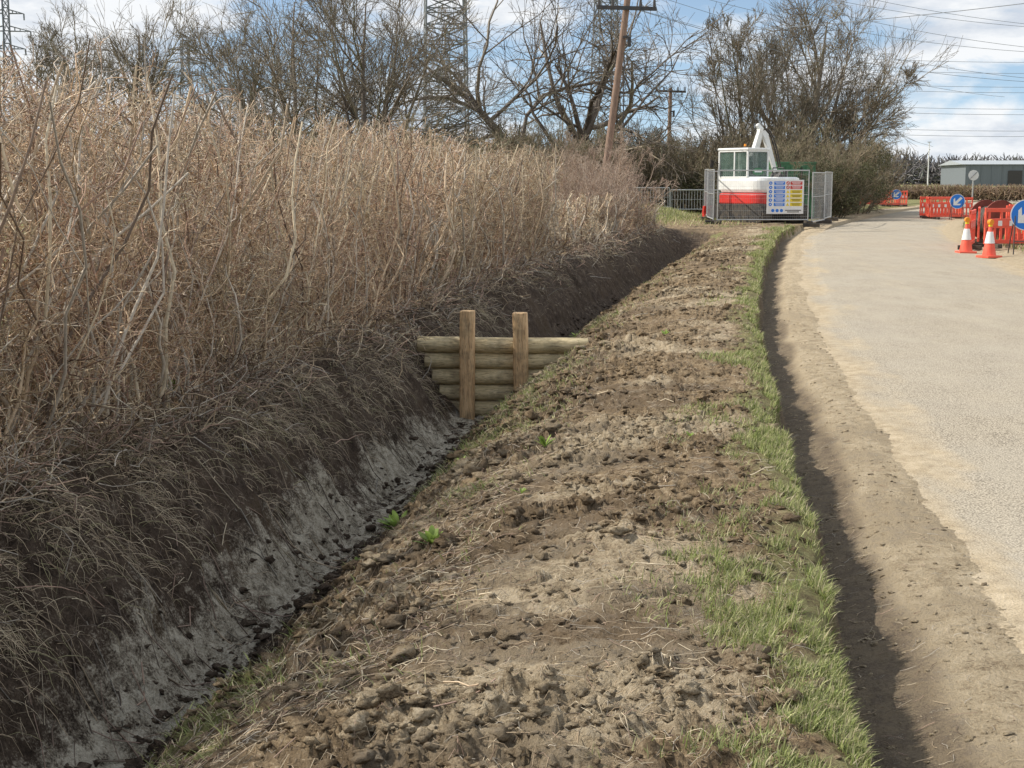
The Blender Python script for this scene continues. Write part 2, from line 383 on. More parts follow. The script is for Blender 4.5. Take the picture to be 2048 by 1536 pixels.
def straws(n,olo,ohi,ylo,yhi,L,r,flat=.25,colw=(3,2,1,1,3),mul=.85):
    y=ylo*np.exp(rng.uniform(0,1,n)*math.log(yhi/ylo));o=rng.uniform(olo,ohi,n)
    x=Rf(y)-o;z=gz(o,y)+.006
    a=rng.uniform(0,2*PI,n);d=np.stack([np.cos(a)*1.2,np.sin(a),rng.normal(0,flat,n)],-1)
    ln=rng.uniform(*L,n);P=np.zeros((n,4,3));P[:,0]=np.stack([x,y,z],-1)
    for k in range(1,4):
        d=nrm(d+rng.normal(0,.3,(n,3))*[1,1,.5]);P[:,k]=P[:,k-1]+d*(ln/3)[:,None]
    zz=gz(Rf(P[...,1])-P[...,0],P[...,1],True);P[...,2]=zz+.003+rng.uniform(0,.010,(n,1))
    R=np.repeat(rng.uniform(*r,n)[:,None],4,1)
    return P,R,3,pal(n,colw)*mul
sm=tube_mesh('plant_litter',[straws(9000,.15,2.9,3.3,22,(.03,.11),(.0007,.0015)),straws(9000,1.5,2.85,4.4,40,(.05,.20),(.0009,.0020),.3,(4,1,1,3,3)),straws(130,.3,2.9,3.6,25,(.15,.45),(.0015,.0035),.15),straws(500,-.9,-.05,3.3,14,(.03,.10),(.0007,.0014)),straws(260,2.8,3.6,5.0,16,(.15,.5),(.002,.005),.3,(1,1,2,3,1),.6)])
solo('plant_litter',sm,TW,"dead straw, roots and snapped twigs strewn on soil","plant litter",kind='stuff')
# ------------------------------------------------------------------ grass
def blades(x,y,z,h,w,lean,cols,bias=(0,0)):
    n=len(x);a=rng.uniform(0,2*PI,n);l=rng.uniform(0,lean,n)
    d=np.stack([np.cos(a)*l+bias[0],np.sin(a)*l+bias[1],np.ones(n)],-1);d=nrm(d)
    sd=nrm(np.stack([-np.sin(a+rng.normal(0,.6,n)),np.cos(a),np.zeros(n)],-1))
    P0=np.stack([x,y,z],-1);P1=P0+d*(h*.55)[:,None];d2=nrm(d*[1.9,1.9,1]+[0,0,-.15]);P2=P1+d2*(h*.5)[:,None]
    W=w[:,None]
    V=np.stack([P0-sd*W,P0+sd*W,P1-sd*W*.8,P1+sd*W*.8,P2-sd*W*.08,P2+sd*W*.08],1)
    b=(np.arange(n)*6)[:,None]
    F=np.concatenate([b+np.array([[0,1,3,2]]),b+np.array([[2,3,5,4]])])
    return V.reshape(-1,3),F,np.repeat(cols,6,0)
GP=np.array([[.25,.30,.095],[.37,.41,.15],[.16,.19,.06],[.58,.51,.33],[.47,.46,.23]])
def merge(name,L):
    Vs=[];Fs=[];Cs=[];o=0
    for V,F,c in L:Vs.append(V);Fs.append(F+o);Cs.append(c);o+=len(V)
    return mesh_np(name,np.concatenate(Vs),np.concatenate(Fs),tint=np.concatenate(Cs))
n=260000;y=3.4*np.exp(rng.uniform(0,1,n)*math.log(50/3.4));o=np.abs(rng.normal(0,.32,n))-.01
x=Rf(y)-o
f_=fbm(x*2.3,y*1.3,109,4)*.35+.65*fbm(x*7,y*5,131,3)
lim=.10+.70*sst(.36,.60,vn(y*.62+.3,y*0,133))
dens=sst(.46,.58,f_+.08*np.exp(-(o/.08)**2))*sst(lim+.12,lim-.06,o+(fbm(x*4,y*4,137,3)-.5)*.3)*(.4+.6*sst(.36,.5,fbm(y*1.9,x*2,136,3)))
k=rng.random(n)<dens*.8
x,y,o=x[k],y[k],o[k];z=gz(o,y)-.008
h=rng.uniform(.015,.055,len(x))*(1+.5*vn(y*2,x*2,3))*(1+y/60);w=rng.uniform(.0009,.0017,len(x))*(1+y/7)
ge=blades(x,y,z,h,w,1.6,pal(len(x),(4,4.5,2,2.5,3.5),GP),(.1,0))
n=110000;y=4.5*np.exp(rng.uniform(0,1,n)*math.log(45/4.5));o=rng.uniform(1.4,2.85,n);x=Rf(y)-o
k=rng.random(n)<sst(.48,.62,fbm(x*1.6,y*1.1,111,4))*.65*sst(1.4,2.0,o)*sst(.38,.6,fbm(x*9,y*7,134,2))+.02
x,y,o=x[k],y[k],o[k];z=gz(o,y)-.01
gs=blades(x,y,z,rng.uniform(.03,.09,len(x)),rng.uniform(.001,.002,len(x))*(1+y/7),1.6,pal(len(x),(4,4,1,3,4),GP),(-.4,-.2))
n=26000;y=rng.uniform(24,115,n);o=-rng.uniform(6.0,14,n);x=Rf(y)-o;z=gz(o,y)
gr=blades(x,y,z,rng.uniform(.06,.22,n),np.full(n,.012),.8,pal(n,(4,2,3,4,2),GP))
n=9000;x=rng.normal(5.2,1.7,n);y=rng.normal(60,4,n);o=Rf(y)-x;z=gz(o,y)
gm=blades(x,y,z,rng.uniform(.08,.25,n),np.full(n,.014),1.2,pal(n,(3,4,1,3,4),GP))
solo('grass',merge('grass',[ge,gs,gr,gm]),LF,"ragged green and straw grass along the verge edge","grass",kind='stuff')
DG=np.array([[.54,.44,.30],[.42,.33,.22],[.33,.30,.16],[.22,.165,.12],[.66,.56,.39]])
def hang(n,om,os_,L,r,dz,wigg,cw,P_=DG,zoff=0,ymax=46):
    y=4.6*np.exp(rng.uniform(0,1,n)*math.log(ymax/4.6));o=np.clip(rng.normal(om,os_,n),3.42,5);x=Rf(y)-o
    k=rng.random(n)<.25+.75*sst(.35,.6,fbm(x*3,y*2.5,141,3));x,y,o=x[k],y[k],o[k];n=len(x);z=gz(o,y)+rng.uniform(0,1,n)*zoff
    P=np.zeros((n,5,3));P[:,0]=np.stack([x,y,z],-1)
    d=nrm(np.stack([rng.normal(.3,.6,n),rng.normal(0,.7,n),rng.uniform(-.1,1.0,n)],-1));ln=rng.uniform(*L,n)
    for k in range(1,5):
        d=nrm(d+[.06,0,dz]+rng.normal(0,wigg,(n,3)));P[:,k]=P[:,k-1]+d*(ln/4)[:,None]
    R=(rng.uniform(*r,n)*(1+y/14))[:,None]*np.linspace(1,.4,5)[None]
    return P,R,3,pal(n,cw,P_)
dgm=tube_mesh('dead_grass',[hang(12000,4.0,.2,(.06,.28),(.0008,.0017),-.3,.25,(3,4,1.5,3,2)),hang(4000,4.05,.18,(.12,.45),(.002,.004),-.10,.4,(3,3,3,4,1),PAL*.8,.2),hang(9000,3.72,.16,(.06,.26),(.0008,.0016),-.5,.2,(3,4,1.5,4,1.5),DG,0,20)])
solo('dead_grass',dgm,TW,"dry dead grass and brambles hanging over the ditch bank","dead grass",kind='stuff')
def weed(name,x,y,n,L,label):
    z0=GZ(x,y,True)
    V=[];F=[];C=[]
    for i in range(n):
        a=rng.uniform(0,2*PI);l=rng.uniform(.5,1)*L;w=l*rng.uniform(.10,.17);e=rng.uniform(.4,1.3)
        dx,dy=math.cos(a),math.sin(a);b=len(V)
        for t,ww in((0,.15),(.3,.8),(.6,1),(.85,.6),(1,.05)):
            hz=l*(t*math.sin(e)-.35*t*t*math.sin(e));rx=l*t*math.cos(e)
            for s,f in((-1,0),(0,-.25),(1,0)):
                V.append((dx*rx-dy*w*ww*s,dy*rx+dx*w*ww*s,hz+f*w*ww))
        for k in range(4):
            for s in range(2):F.append((b+k*3+s,b+k*3+s+1,b+k*3+s+4,b+k*3+s+3))
        c=np.array([.26,.36,.08])*rng.uniform(.6,1.5);C+= [c]*15
    me=mesh_np(name,np.array(V),np.array(F),tint=np.array(C),smooth=True)
    solo(name,me,LF,label,"weed",loc=(x,y,z0+.015),group="green weeds on the bank")
for (x,y,n,L) in((.21,8.8,14,.14),(-.4,6.8,18,.17),(-.72,8.7,34,.20),(-.93,8.1,12,.15),(.05,7.3,8,.08),(1.6,14.5,9,.12),(.9,19,10,.18),(-.35,9.6,8,.1),(-1.05,6.9,9,.12),(1.1,8.5,7,.06),(-3.0,8.1,14,.16),(-2.5,10.2,14,.18)):
    weed('weed_plant',x,y,n,L,"bright green broad-leaved weed growing in bare soil")
# ------------------------------------------------------------------ hedges
def hedge(name,label,ylo,yhi,depth,top,nst,o0=4.3,cw=(4.2,2.8,2.2,2.6,2.6),n1=11,n2=8,thick=1.0,leaf=0,leafc=(.44,.27,.15),topv=.12,rs=(.006,.017),low=0):
    def topf(y):return top(y)+(fbm(y*.9,y*0,201,3)-.5)*topv
    y=rng.uniform(ylo,yhi,nst);d=rng.uniform(0,1,nst)**1.15*depth;o=o0+d
    x=Rf(y)-o;z=gz(o,y,False)-.05
    hs=topf(y)*np.where(rng.random(nst)<.3,rng.uniform(.35,.7,nst),rng.uniform(.88,1.06,nst))
    P=np.zeros((nst,8,3));P[:,0]=np.stack([x,y,z],-1)
    dr=nrm(np.stack([rng.normal(.08,.26,nst),rng.normal(-.06,.36,nst),np.ones(nst)],-1))
    for k in range(1,8):
        dr=nrm(dr+rng.normal(0,.28,(nst,3))*[1,1,.3]+[0,0,.16]);P[:,k]=P[:,k-1]+dr*(hs/7)[:,None]
    R=(rng.uniform(*rs,nst)*thick)[:,None]*np.linspace(1,.5,8)[None]
    def cut(P,R,slack):
        t=topf(P[:,0,1])
        oo=Rf(P[...,1])-P[...,0]
        face=o0-.24-.34*rng.random(len(P))**2.5-low*sst(13,8,P[:,0,1])*sst(.9,.1,P[:,0,2])
        kk=(P[:,0,2]<t-.02)&(P[:,:,2].max(1)<t+slack*rng.random(len(P))**2+.015)&(P[:,:,2].min(1)>-.28-low)&(oo.min(1)>face)
        return P[kk],R[kk]
    P,R=cut(P,R,.08)
    P1,R1=grow(P,R,n1,.02,1,.3,1.7,.14,.32,5,.6,absL=(.12,.46));P1,R1=cut(P1,R1,.07)
    P2,R2=grow(P1,R1,n2,.1,1,.4,1.7,.20,.34,4,.7,absL=(.05,.20));P2,R2=cut(P2,R2,.09)
    R1=np.maximum(R1,.0031*thick);R2=np.maximum(R2,.0018*thick)
    c0=pal(len(P),(3,6,1.5,1.5,2));c1=pal(len(P1),cw);c2=pal(len(P2),cw)
    def drift(c,P):
        s=fbm(P[:,0,1]*.6,P[:,0,2]*.6,211,2)[:,None];return c*(1+.5*(s-.5))*np.where(s>.52,[[1.03,.96,.92]],[[1.0,.99,.95]])
    par=thing(name,label,"hedge")
    part('stem',tube_mesh('stem',[(P,R,5,c0)],False),par,TW)
    part('twig',tube_mesh('twig',[(P1,R1,3,drift(c1,P1)),(P2,R2,3,drift(c2,P2))]),par,TW)
    if leaf:
        j=rng.integers(0,len(P2),leaf);q=P2[j,rng.integers(1,4,leaf)]
        kk=rng.random(leaf)<sst(.42,.65,vn(q[:,1]*.8,q[:,2]*1.2,221))+.08;q=q[kk];n=len(q)
        a=nrm(rng.normal(size=(n,3)));bb=nrm(np.cross(a,rng.normal(size=(n,3))))
        s=rng.uniform(.006,.014,(n,1))*thick
        V=np.stack([q-a*s,q+bb*s*.6,q+a*s,q-bb*s*.6],1)
        F=np.arange(n*4).reshape(-1,4)
        cc=np.array([leafc])*rng.uniform(.5,1.3,(n,1))
        part('leaf',mesh_np('leaf',V,F,tint=np.repeat(cc,4,0)),par,LF)
    return par
def topA(y):return np.interp(y,[0,8,12,20,30,40],[2.62,2.50,2.36,2.34,2.28,2.2])
hedge('hedge',"tall bare trimmed hawthorn hedge above the ditch bank",4.6,17,1.0,topA,680,n1=18,n2=7,leaf=8000,low=.28,o0=4.22)
hedge('hedge',"bare brown hedge end clinging to dry leaves",17,29.0,1.1,topA,500,n1=16,n2=7,thick=1.3,leaf=24000,cw=(4.5,2,2.6,2.2,2.5),leafc=(.55,.34,.18),topv=.10)
hedge('hedge',"lower bare hedge behind the deep ditch",30.0,47,1.2,lambda y:y*0+1.35,280,o0=4.25,n1=11,n2=6,thick=2.0,leaf=3000,cw=(3,4,2,2,3))
# ------------------------------------------------------------------ bushes and trees
def bush_mesh(name,h,nst,w,n1,n2,n3,rad,cw,spreadr=.6,PALT=PAL):
    a=rng.uniform(0,2*PI,nst);r=np.sqrt(rng.random(nst))*w*.45
    P=np.zeros((nst,6,3));P[:,0]=np.stack([np.cos(a)*r,np.sin(a)*r,np.full(nst,-.1)],-1)
    d=nrm(np.stack([np.cos(a)*r/w*spreadr*2.2+rng.normal(0,.15,nst),np.sin(a)*r/w*spreadr*2.2+rng.normal(0,.15,nst),np.ones(nst)],-1))
    ln=h*rng.uniform(.55,.95,nst)
    for k in range(1,6):
        d=nrm(d+rng.normal(0,.12,(nst,3)));P[:,k]=P[:,k-1]+d*(ln/5)[:,None]
    R=np.full((nst,1),rad*2)*np.linspace(1,.35,6)[None]
    G=[(P,R,4,pal(nst,cw,PALT))]
    P1,R1=grow(P,R,n1,.1,1,.38,.9,.2,.16,5,.6);G.append((P1,R1,3,pal(len(P1),cw,PALT)))
    P2,R2=grow(P1,R1,n2,.1,1,.5,.9,.15,.2,4,.6);R2=np.maximum(R2,rad*.3);G.append((P2,R2,3,pal(len(P2),cw,PALT)))
    if n3:
        P3,R3=grow(P2,R2,n3,.1,1,.6,.9,.1,.2,3,.7);R3=np.maximum(R3,rad*.25);G.append((P3,R3,3,pal(len(P3),cw,PALT)))
    return tube_mesh(name,G)
BP=np.array([[.30,.23,.15],[.23,.20,.12],[.37,.285,.195],[.15,.12,.08],[.25,.24,.13]])
RP=np.array([[.46,.32,.25],[.42,.31,.24],[.54,.42,.32],[.31,.22,.17],[.48,.39,.31]])
rb=bush_mesh('red_shrub',3.0,34,1.5,10,7,4,.011,(1,1,1,1,1),.55,RP)
for x,y,s in((1.9,37.5,.85),(2.9,42,1.05),(2.3,46.5,1.1)):
    solo('shrub',rb,TW,"reddish bare twiggy shrub at the hedge end","shrub",loc=(x,y,0.05),rz=x,group="bare shrubs by the hedge").scale=(s,s,s)
bm=[bush_mesh('thicket_bush',4.4,46,3.8,11,7,5,.020,(1,1,1,1,.8),.7,BP) for _ in range(3)]
ivy=[]
for q in range(2):
    n=9000;cc=rng.normal(size=(26,3))*[1.3,1.3,.9]+[0,0,2.0];ci=rng.integers(0,26,n)
    p=cc[ci]+nrm(rng.normal(size=(n,3)))*rng.uniform(.2,.75,(n,1));p[:,2]=np.abs(p[:,2])
    a=nrm(rng.normal(size=(n,3)));bb=nrm(np.cross(a,rng.normal(size=(n,3))));s=rng.uniform(.03,.065,(n,1))
    V=np.stack([p-a*s,p+bb*s*.7,p+a*s,p-bb*s*.7],1)
    c=np.array([[.085,.085,.04]])*rng.uniform(.6,1.8,(n,1))
    ivy.append(mesh_np('evergreen_foliage',V,np.arange(n*4).reshape(-1,4),tint=np.repeat(c,4,0)))
spots=[(-26,62,1.3),(-21,66,1.3),(-17,60,1.05),(-12.5,63,1.1),(-9,57,1.05),(-6,62,1.1),(-3,56,1.0),(-.5,61,1.1),(1.5,66,1.1),(3.6,72,1.1),(6.2,73,1.1),(8.8,74,1.15),(11.5,70,1.05),(13.8,69,1.15),(16.3,71,1.05),(13.5,63,.75),(15.2,78,1.3),(-1.5,50,.8),(-4.5,48,.85),(18.3,80,.85),(9.8,80,1.3),(4.8,80,1.25),(1,78,1.2),(12.6,66,.95)]
for j,(x,y,s) in enumerate(spots):
    o=solo('thicket_bush',bm[j%3],TW,"dense leafless brown-green thicket bush","bush",loc=(x,y,0),rz=j*1.7,group="leafless bushes behind the site");o.scale=(s,s,s*1.0)
    if j in(6,9,12,15):
        e=bpy.data.objects.new('evergreen_foliage',ivy[j//2%2]);COL.objects.link(e);e.parent=o;e.scale=(1,1,.75)
        if not e.data.materials:e.data.materials.append(LF)
e=solo('evergreen_bush',ivy[0],LF,"dark ivy-clad evergreen bush beside the lane","bush",loc=(14.4,63,0),group="evergreen bushes");e.scale=(.6,.6,.7)
e=solo('evergreen_bush',ivy[1],LF,"dark ivy-clad evergreen bush beside the lane","bush",loc=(16.2,67,0),rz=1,group="evergreen bushes");e.scale=(.55,.55,.75)
TP=np.array([[.22,.175,.13],[.26,.215,.16],[.14,.11,.085],[.30,.245,.17],[.19,.175,.105]])
def tree(label,loc,H,trunk_r,stems,ns,ratios,spreads,up,wig,bare=.25,wt=(1,1,1,1,1),tr=.012,kind='bare_tree'):
    n0=len(stems);P=np.zeros((n0,9,3));R=np.zeros((n0,9))
    for i,(dx,dy,hh,rr) in enumerate(stems):
        d=np.array([dx,dy,1.0]);d/=np.linalg.norm(d);p=np.array([dx*.3,dy*.3,-.2])
        for k in range(9):
            P[i,k]=p;d=nrm(d+rng.normal(0,wig*.5,3)*[1,1,.3]);p=p+d*H*hh/8
        R[i]=trunk_r*rr*np.linspace(1,.15,9)
    par=thing(kind,label,"tree",loc=loc)
    part('trunk',tube_mesh('trunk',[(P,R,8,pal(n0,wt,TP))],True),par,TW)
    G=[];p,r=P,R
    for lv,(n,ra,sp) in enumerate(zip(ns,ratios,spreads)):
        p,r=grow(p,r,n,bare if lv==0 else .2,1,ra,sp,up,wig if lv<2 else wig*.8,7 if lv==0 else (5 if lv<3 else 3),.58 if lv<2 else .62,tp=.7 if lv==0 else .4)
        r=np.maximum(r,tr*(.75 if lv<2 else .36))
        G.append((p,r,4 if lv<2 else 3,pal(len(p),wt,TP)))
    part('crown',tube_mesh('crown',G),par,TW)
    return par
S4=(.95,.85,.75,.65);RA=(.58,.62,.64,.75);NS=(11,7,5,4)
tree("tall bare multi-stemmed tree behind the hedge",(-6.0,60,0),10.5,.19,[(-.12,0,.9,1),(.12,.1,.85,.8),(.34,-.05,.75,.7),(-.38,.1,.75,.7)],NS,RA,S4,.08,.13,.2,tr=.018)
tree("slim bare tree rising behind the hedge",(-9.6,64,0),11,.16,[(-.1,0,.9,1),(.2,.1,.8,.7),(-.4,.1,.75,.6)],NS,RA,S4,.08,.13,.2,tr=.018)
tree("gnarled spreading bare oak with dark limbs",(2.0,72,0),12.5,.42,[(0,0,.75,1),(-.60,.1,.85,.8),(.55,0,.75,.7)],(9,7,5,4),(.76,.64,.58,.66),(1.2,1.1,.9,.8),.03,.24,.2,(1,.5,3,.3,.3),.026,'oak_tree')
tree("broad bare tree standing beyond the field hedge",(-24,88,0),12.8,.26,[(0,0,.85,1),(.28,0,.8,.7),(-.3,.1,.75,.7)],NS,(.62,.62,.64,.75),S4,.05,.13,.2,tr=.026)
tree("smaller bare tree in the distant field edge",(-35,105,0),11.5,.22,[(0,0,.9,1),(.3,0,.85,.7)],NS,(.6,.62,.64,.75),S4,.05,.13,.2,tr=.03)
tree("bare tree with upright branches beyond the hedge",(-14.5,80,0),11.0,.22,[(-.05,0,.85,1),(.28,0,.8,.7),(-.3,0,.75,.8)],NS,(.6,.62,.64,.75),S4,.06,.13,.2,tr=.024)
tree("large leaning bare tree beside the lane bend",(15.9,77,0),12.2,.25,[(.05,0,.85,1),(.28,.1,.82,.8),(-.18,.1,.8,.7),(.55,0,.68,.6),(.8,.1,.5,.5)],(11,7,6,5),(.62,.62,.62,.72),(.95,.85,.75,.65),.05,.13,.12,(1,2,.5,2,1),.023)
tree("bushy upright bare tree with fine twigs",(12.4,74,0),10,.13,[(-.08,0,.95,1),(.08,.1,.9,.9),(-.25,0,.9,.8),(.25,0,.85,.8),(-.42,0,.75,.7),(.42,0,.75,.6)],(10,6,5,4),(.42,.55,.6,.7),(.65,.65,.65,.6),.18,.10,.08,(1,2,.3,3,2),.019)
def farhedge(name,label,p0,p1,h,n,r,PALT):
    t=rng.random(n);x=p0[0]+(p1[0]-p0[0])*t+rng.normal(0,.5,n);y=p0[1]+(p1[1]-p0[1])*t+rng.normal(0,.5,n)
    P=np.zeros((n,4,3));P[:,0]=np.stack([x,y,rng.uniform(-.1,h*.6,n)],-1);d=nrm(rng.normal(size=(n,3))*[.6,.6,.4]+[0,0,.8])
    for k in range(1,4):
        d=nrm(d+rng.normal(0,.25,(n,3)));P[:,k]=P[:,k-1]+d*(h*.17)
    P[...,2]=np.minimum(P[...,2],h*(.96+.05*rng.random((n,1))))
    R=np.full((n,4),r)*np.linspace(1,.5,4)
    return solo(name,tube_mesh(name,[(P,R,3,pal(n,(1,1,1,1,1),PALT)*[1.5,1.3,1.2])]),TW,label,"hedge")
farhedge('field_hedge',"low clipped brown hedge across the junction",(28,122),(75,112),1.35,16000,.03,TP)
def wood(x0,x1,y0,hb,hv,n,r,mul,lab,sd):
    xx=rng.uniform(x0,x1,n);yy=y0+rng.normal(0,12,n)
    hh=hb+hv*fbm(xx*.05,xx*0,sd,3)
    P=np.zeros((n,4,3));P[:,0]=np.stack([xx,yy,rng.uniform(0,1,n)*hh*.6],-1);d=nrm(rng.normal(size=(n,3))*.7+[0,0,.8])
    for k in range(1,4):
        d=nrm(d+rng.normal(0,.3,(n,3)));P[:,k]=P[:,k-1]+d*(hh*.17)[:,None]
    solo('distant_woodland',tube_mesh('distant_woodland',[(P,np.full((n,4),r)*np.linspace(1,.4,4),3,pal(n,(1,1,1,1,1),TP)*mul)]),TW,lab,"woodland",kind='stuff')
wood(120,540,520,9.0,5,16000,.28,[.7,.8,1.1],"dark bare woodland along the horizon",301)
wood(-300,100,400,9,5,9000,.2,[1,1,1.1],"dark bare woodland beyond the fields",303)
# ------------------------------------------------------------------ timber check dam
def timber(name,st,cols):
    m,nt,b=newmat(name);v=ocoord(nt,*st)
    f=noise(nt,v,3,8,.72,.6);cc=ramp(nt,f,list(zip((.3,.5,.7),cols)))
    g=noise(nt,ocoord(nt),5,6);cc=mixc(nt,ramp(nt,g,[(.5,(0,0,0)),(.72,(.7,)*3)]),cc,(.16,.13,.08))
    h=noise(nt,v,9,4,.6);cc=mixc(nt,ramp(nt,h,[(.36,(.7,)*3),(.44,(0,0,0))]),cc,(.07,.05,.03))
    nt.links.new(cc,b.inputs['Base Color']);b.inputs['Roughness'].default_value=.8;bump(nt,b,f,.6,.015);return m
LOG=timber('treated_timber',(1.2,14,14),[(.26,.19,.09),(.60,.49,.29),(.74,.64,.43)])
POST=timber('post_timber',(14,14,1.2),[(.30,.17,.08),(.62,.41,.22),(.74,.55,.33)])
dam=thing('timber_check_dam',"timber log dam with two posts across the ditch","log dam",loc=(-.16,15.3,-.92),rz=-.05)
def logmesh(L0,L1,r,seed,vertical=False):
    K=14;t=np.linspace(0,1,K);sd=24;an=2*PI*np.arange(sd)/sd;V=[]
    rg=np.random.default_rng(seed)
    bx=np.cumsum(rg.normal(0,.003,K));bz=np.cumsum(rg.normal(0,.003,K))
    for k in range(K):
        e=.93 if k in(0,K-1) else 1
        rad=r*e*(1+.03*np.sin(an*3+seed)+.02*rg.normal(0,1,sd)*.5)
        if vertical:
            se=(np.abs(np.cos(an+.0))**5+np.abs(np.sin(an+.0))**5)**(-1/5);rad=r*e*se*(1+.006*rg.normal(0,1,sd))
        a=L0+(L1-L0)*t[k]
        if k==1:a=L0+.01
        if k==K-2:a=L1-.01
        for q in range(sd):
            c_,s_=rad[q]*math.cos(an[q]),rad[q]*math.sin(an[q])
            V.append((c_+bx[k],s_+bz[k],a) if vertical else (a,c_+bx[k],s_+bz[k]))
    F=[(k*sd+q,k*sd+(q+1)%sd,(k+1)*sd+(q+1)%sd,(k+1)*sd+q) for k in range(K-1) for q in range(sd)]
    F+=[tuple(range(sd-1,-1,-1)),tuple(range((K-1)*sd,K*sd))]
    me=bpy.data.meshes.new('log');me.from_pydata(V,[],F)
    for p in me.polygons:p.use_smooth=len(p.vertices)==4
    return me
for k,(z,l0,l1) in enumerate(((.07,-.55,.50),(.246,-.64,.66),(.425,-.72,.80),(.602,-.80,.92),(.782,-.88,1.0))):
    p=part('log',logmesh(l0,l1,.089,k+1),dam,LOG);p.location=(0,.0,z)
for k,(x,h) in enumerate(((-.33,1.17),(.265,1.15))):
    p=part('post',logmesh(-.3,h,.078,11+k,True),dam,POST);p.location=(x,-.175,0);p.rotation_euler=(0,.01*(1-2*k),-.12)
# ------------------------------------------------------------------ plain materials
WHITE=pm('white_paint',(.86,.87,.86),.4,0,.08,4,dirt=.35,dirtc=(.5,.44,.35))
RED=pm('red_paint',(.70,.035,.03),.4,0,.15,4,dirt=.4,dirtc=(.25,.12,.08))
ORR=pm('orange_red_plastic',(.92,.11,.06),.5,0,.15,3,dirt=.4,dirtc=(.6,.28,.2))
REFL=pm('reflective_white',(.86,.86,.85),.4,0,.06,8,dirt=.3,dirtc=(.5,.47,.4))
BLACK=pm('black_rubber',(.03,.03,.03),.75,0,.3,9,dirt=.7,dirtc=(.17,.13,.09))
DGREY=pm('dark_steel',(.06,.06,.065),.5,.4,.2,9,dirt=.5)
GALV=pm('galvanised_steel',(.50,.51,.51),.5,.5,.15,10)
GREEN=pm('green_paint',(.05,.19,.09),.5,0,.2,4,dirt=.3)
BLUE=pm('blue_sign',(.02,.20,.72),.35,0,.05,3)
YEL=pm('yellow_sign',(.85,.65,.03),.4,0,.05,3)
AMB=pm('amber_lens',(.85,.30,.02),.3,0,.1,3)
WOODP=pm('weathered_pole',(.30,.20,.15),.85,0,.4,5,.4,(6,6,.6))
STEEL=pm('pylon_steel',(.20,.22,.24),.7,.0,.15,1)
CABLE=pm('cable',(.18,.20,.22),.6,.0,.1,1)
RUST=pm('drum_board',(.22,.05,.035),.8,0,.35,4,.2)
CLAD=pm('grey_cladding',(.18,.205,.225),.6,.1,.1,.3,0,(8,8,.1))
ROOF=pm('pale_roof',(.40,.43,.45),.5,.1,.08,.3)
m,nt,b=newmat('cab_glass');b.inputs['Roughness'].default_value=.05
b.inputs['Alpha'].default_value=.38
f=noise(nt,ocoord(nt),3,4);nt.links.new(ramp(nt,f,[(.3,(.08,.13,.11)),(.7,(.20,.29,.25))]),b.inputs['Base Color']);GLASS=m
# ------------------------------------------------------------------ excavator
ex=thing('excavator',"white and red tracked excavator parked inside mesh fencing","excavator",loc=(9.75,55.6,.0),rz=math.radians(32))
ex.scale=(1.04,1.04,1.04)
for sx in(-1,1):
    t=MB();pts=[]
    for i in range(9):
        a=PI/2+PI*i/8;pts.append((-1.15+.34*math.cos(a),.36+.34*math.sin(a)))
    for i in range(9):
        a=-PI/2+PI*i/8;pts.append((1.15+.34*math.cos(a),.36+.34*math.sin(a)))
    t.prism(pts,lambda u,w_,q:(q,u,w_),sx*.92-.23,sx*.92+.23)
    for k in range(22):
        y0=-1.15+2.3*k/21
        t.box((sx*.92,y0,.70),(.46,.05,.06));t.box((sx*.92,y0,.02),(.46,.05,.05))
    for k in range(7):
        for e in(-1,1):
            a=PI/2+PI*(k+.5)/7*1 if e<0 else -PI/2+PI*(k+.5)/7
            t.box((sx*.92,e*1.15+.345*math.cos(a),.36+.345*math.sin(a)),(.46,.05,.06),Matrix.Rotation(a,3,'X'))
    tr_=part('track',t,ex,BLACK)
    for yy,r in((-1.15,.25),(1.15,.25),(-.6,.12),(-.2,.12),(.2,.12),(.6,.12)):
        zz=.36 if r>.2 else .2
        w_=MB();w_.cyl((sx*1.12,yy,zz),(sx*1.17,yy,zz),r,r,20)
        part('wheel',w_,tr_,DGREY)
u=MB();u.box((0,0,.45),(1.3,1.9,.3)).cyl((0,0,.6),(0,0,.82),.55,.55,24)
u.beam((-.5,.9,.4),(-.5,1.9,.35),.12,.14);u.beam((.5,.9,.4),(.5,1.9,.35),.12,.14)
part('undercarriage',u,ex,DGREY,.02)
bl=MB();bl.prism([(1.85,.1),(1.98,.1),(2.02,.35),(1.97,.6),(1.87,.6),(1.92,.35)],lambda a,c_,q:(q,a,c_),-1.12,1.12)
part('dozer_blade',bl,ex,RED,.01)
def house(r,yr,yf,z0,z1,name,mat,bev=.04):
    pts=[(-r,yf)];
    for i in range(17):
        a=PI+PI*i/16;pts.append((r*math.copysign(abs(math.cos(a))**.7,math.cos(a)),yr+.66*math.copysign(abs(math.sin(a))**.85,math.sin(a))))
    pts.append((r,yf))
    h=MB();h.prism(pts,lambda a,c_,q:(a,c_,q),z0,z1);return part(name,h,ex,mat,bev)
house(1.16,-.74,1.0,.68,1.10,'counterweight',RED,.07)
house(1.12,-.71,1.05,1.103,1.70,'engine_cover',WHITE,.14)
s=MB()
for k in range(6):s.box((1.125,-.35,1.22+.06*k),(.02,.5,.025))
s.box((1.125,-.57,1.37),(.016,.03,.36));s.box((1.125,-.13,1.37),(.016,.03,.36))
part('vent',s,ex,DGREY)
s=MB();s.box((0,-1.30,1.10),(1.5,.24,.035));part('trim_band',s,ex,DGREY)
cx0,cx1,cy0,cy1,cz0,cz1=-1.08,-.04,-.50,1.15,1.2,2.70
fr=MB()
for x in(cx0+.03,cx1-.03):
    for y_ in(cy0+.03,cy1-.03):fr.box((x,y_,2.19),(.07,.07,.94))
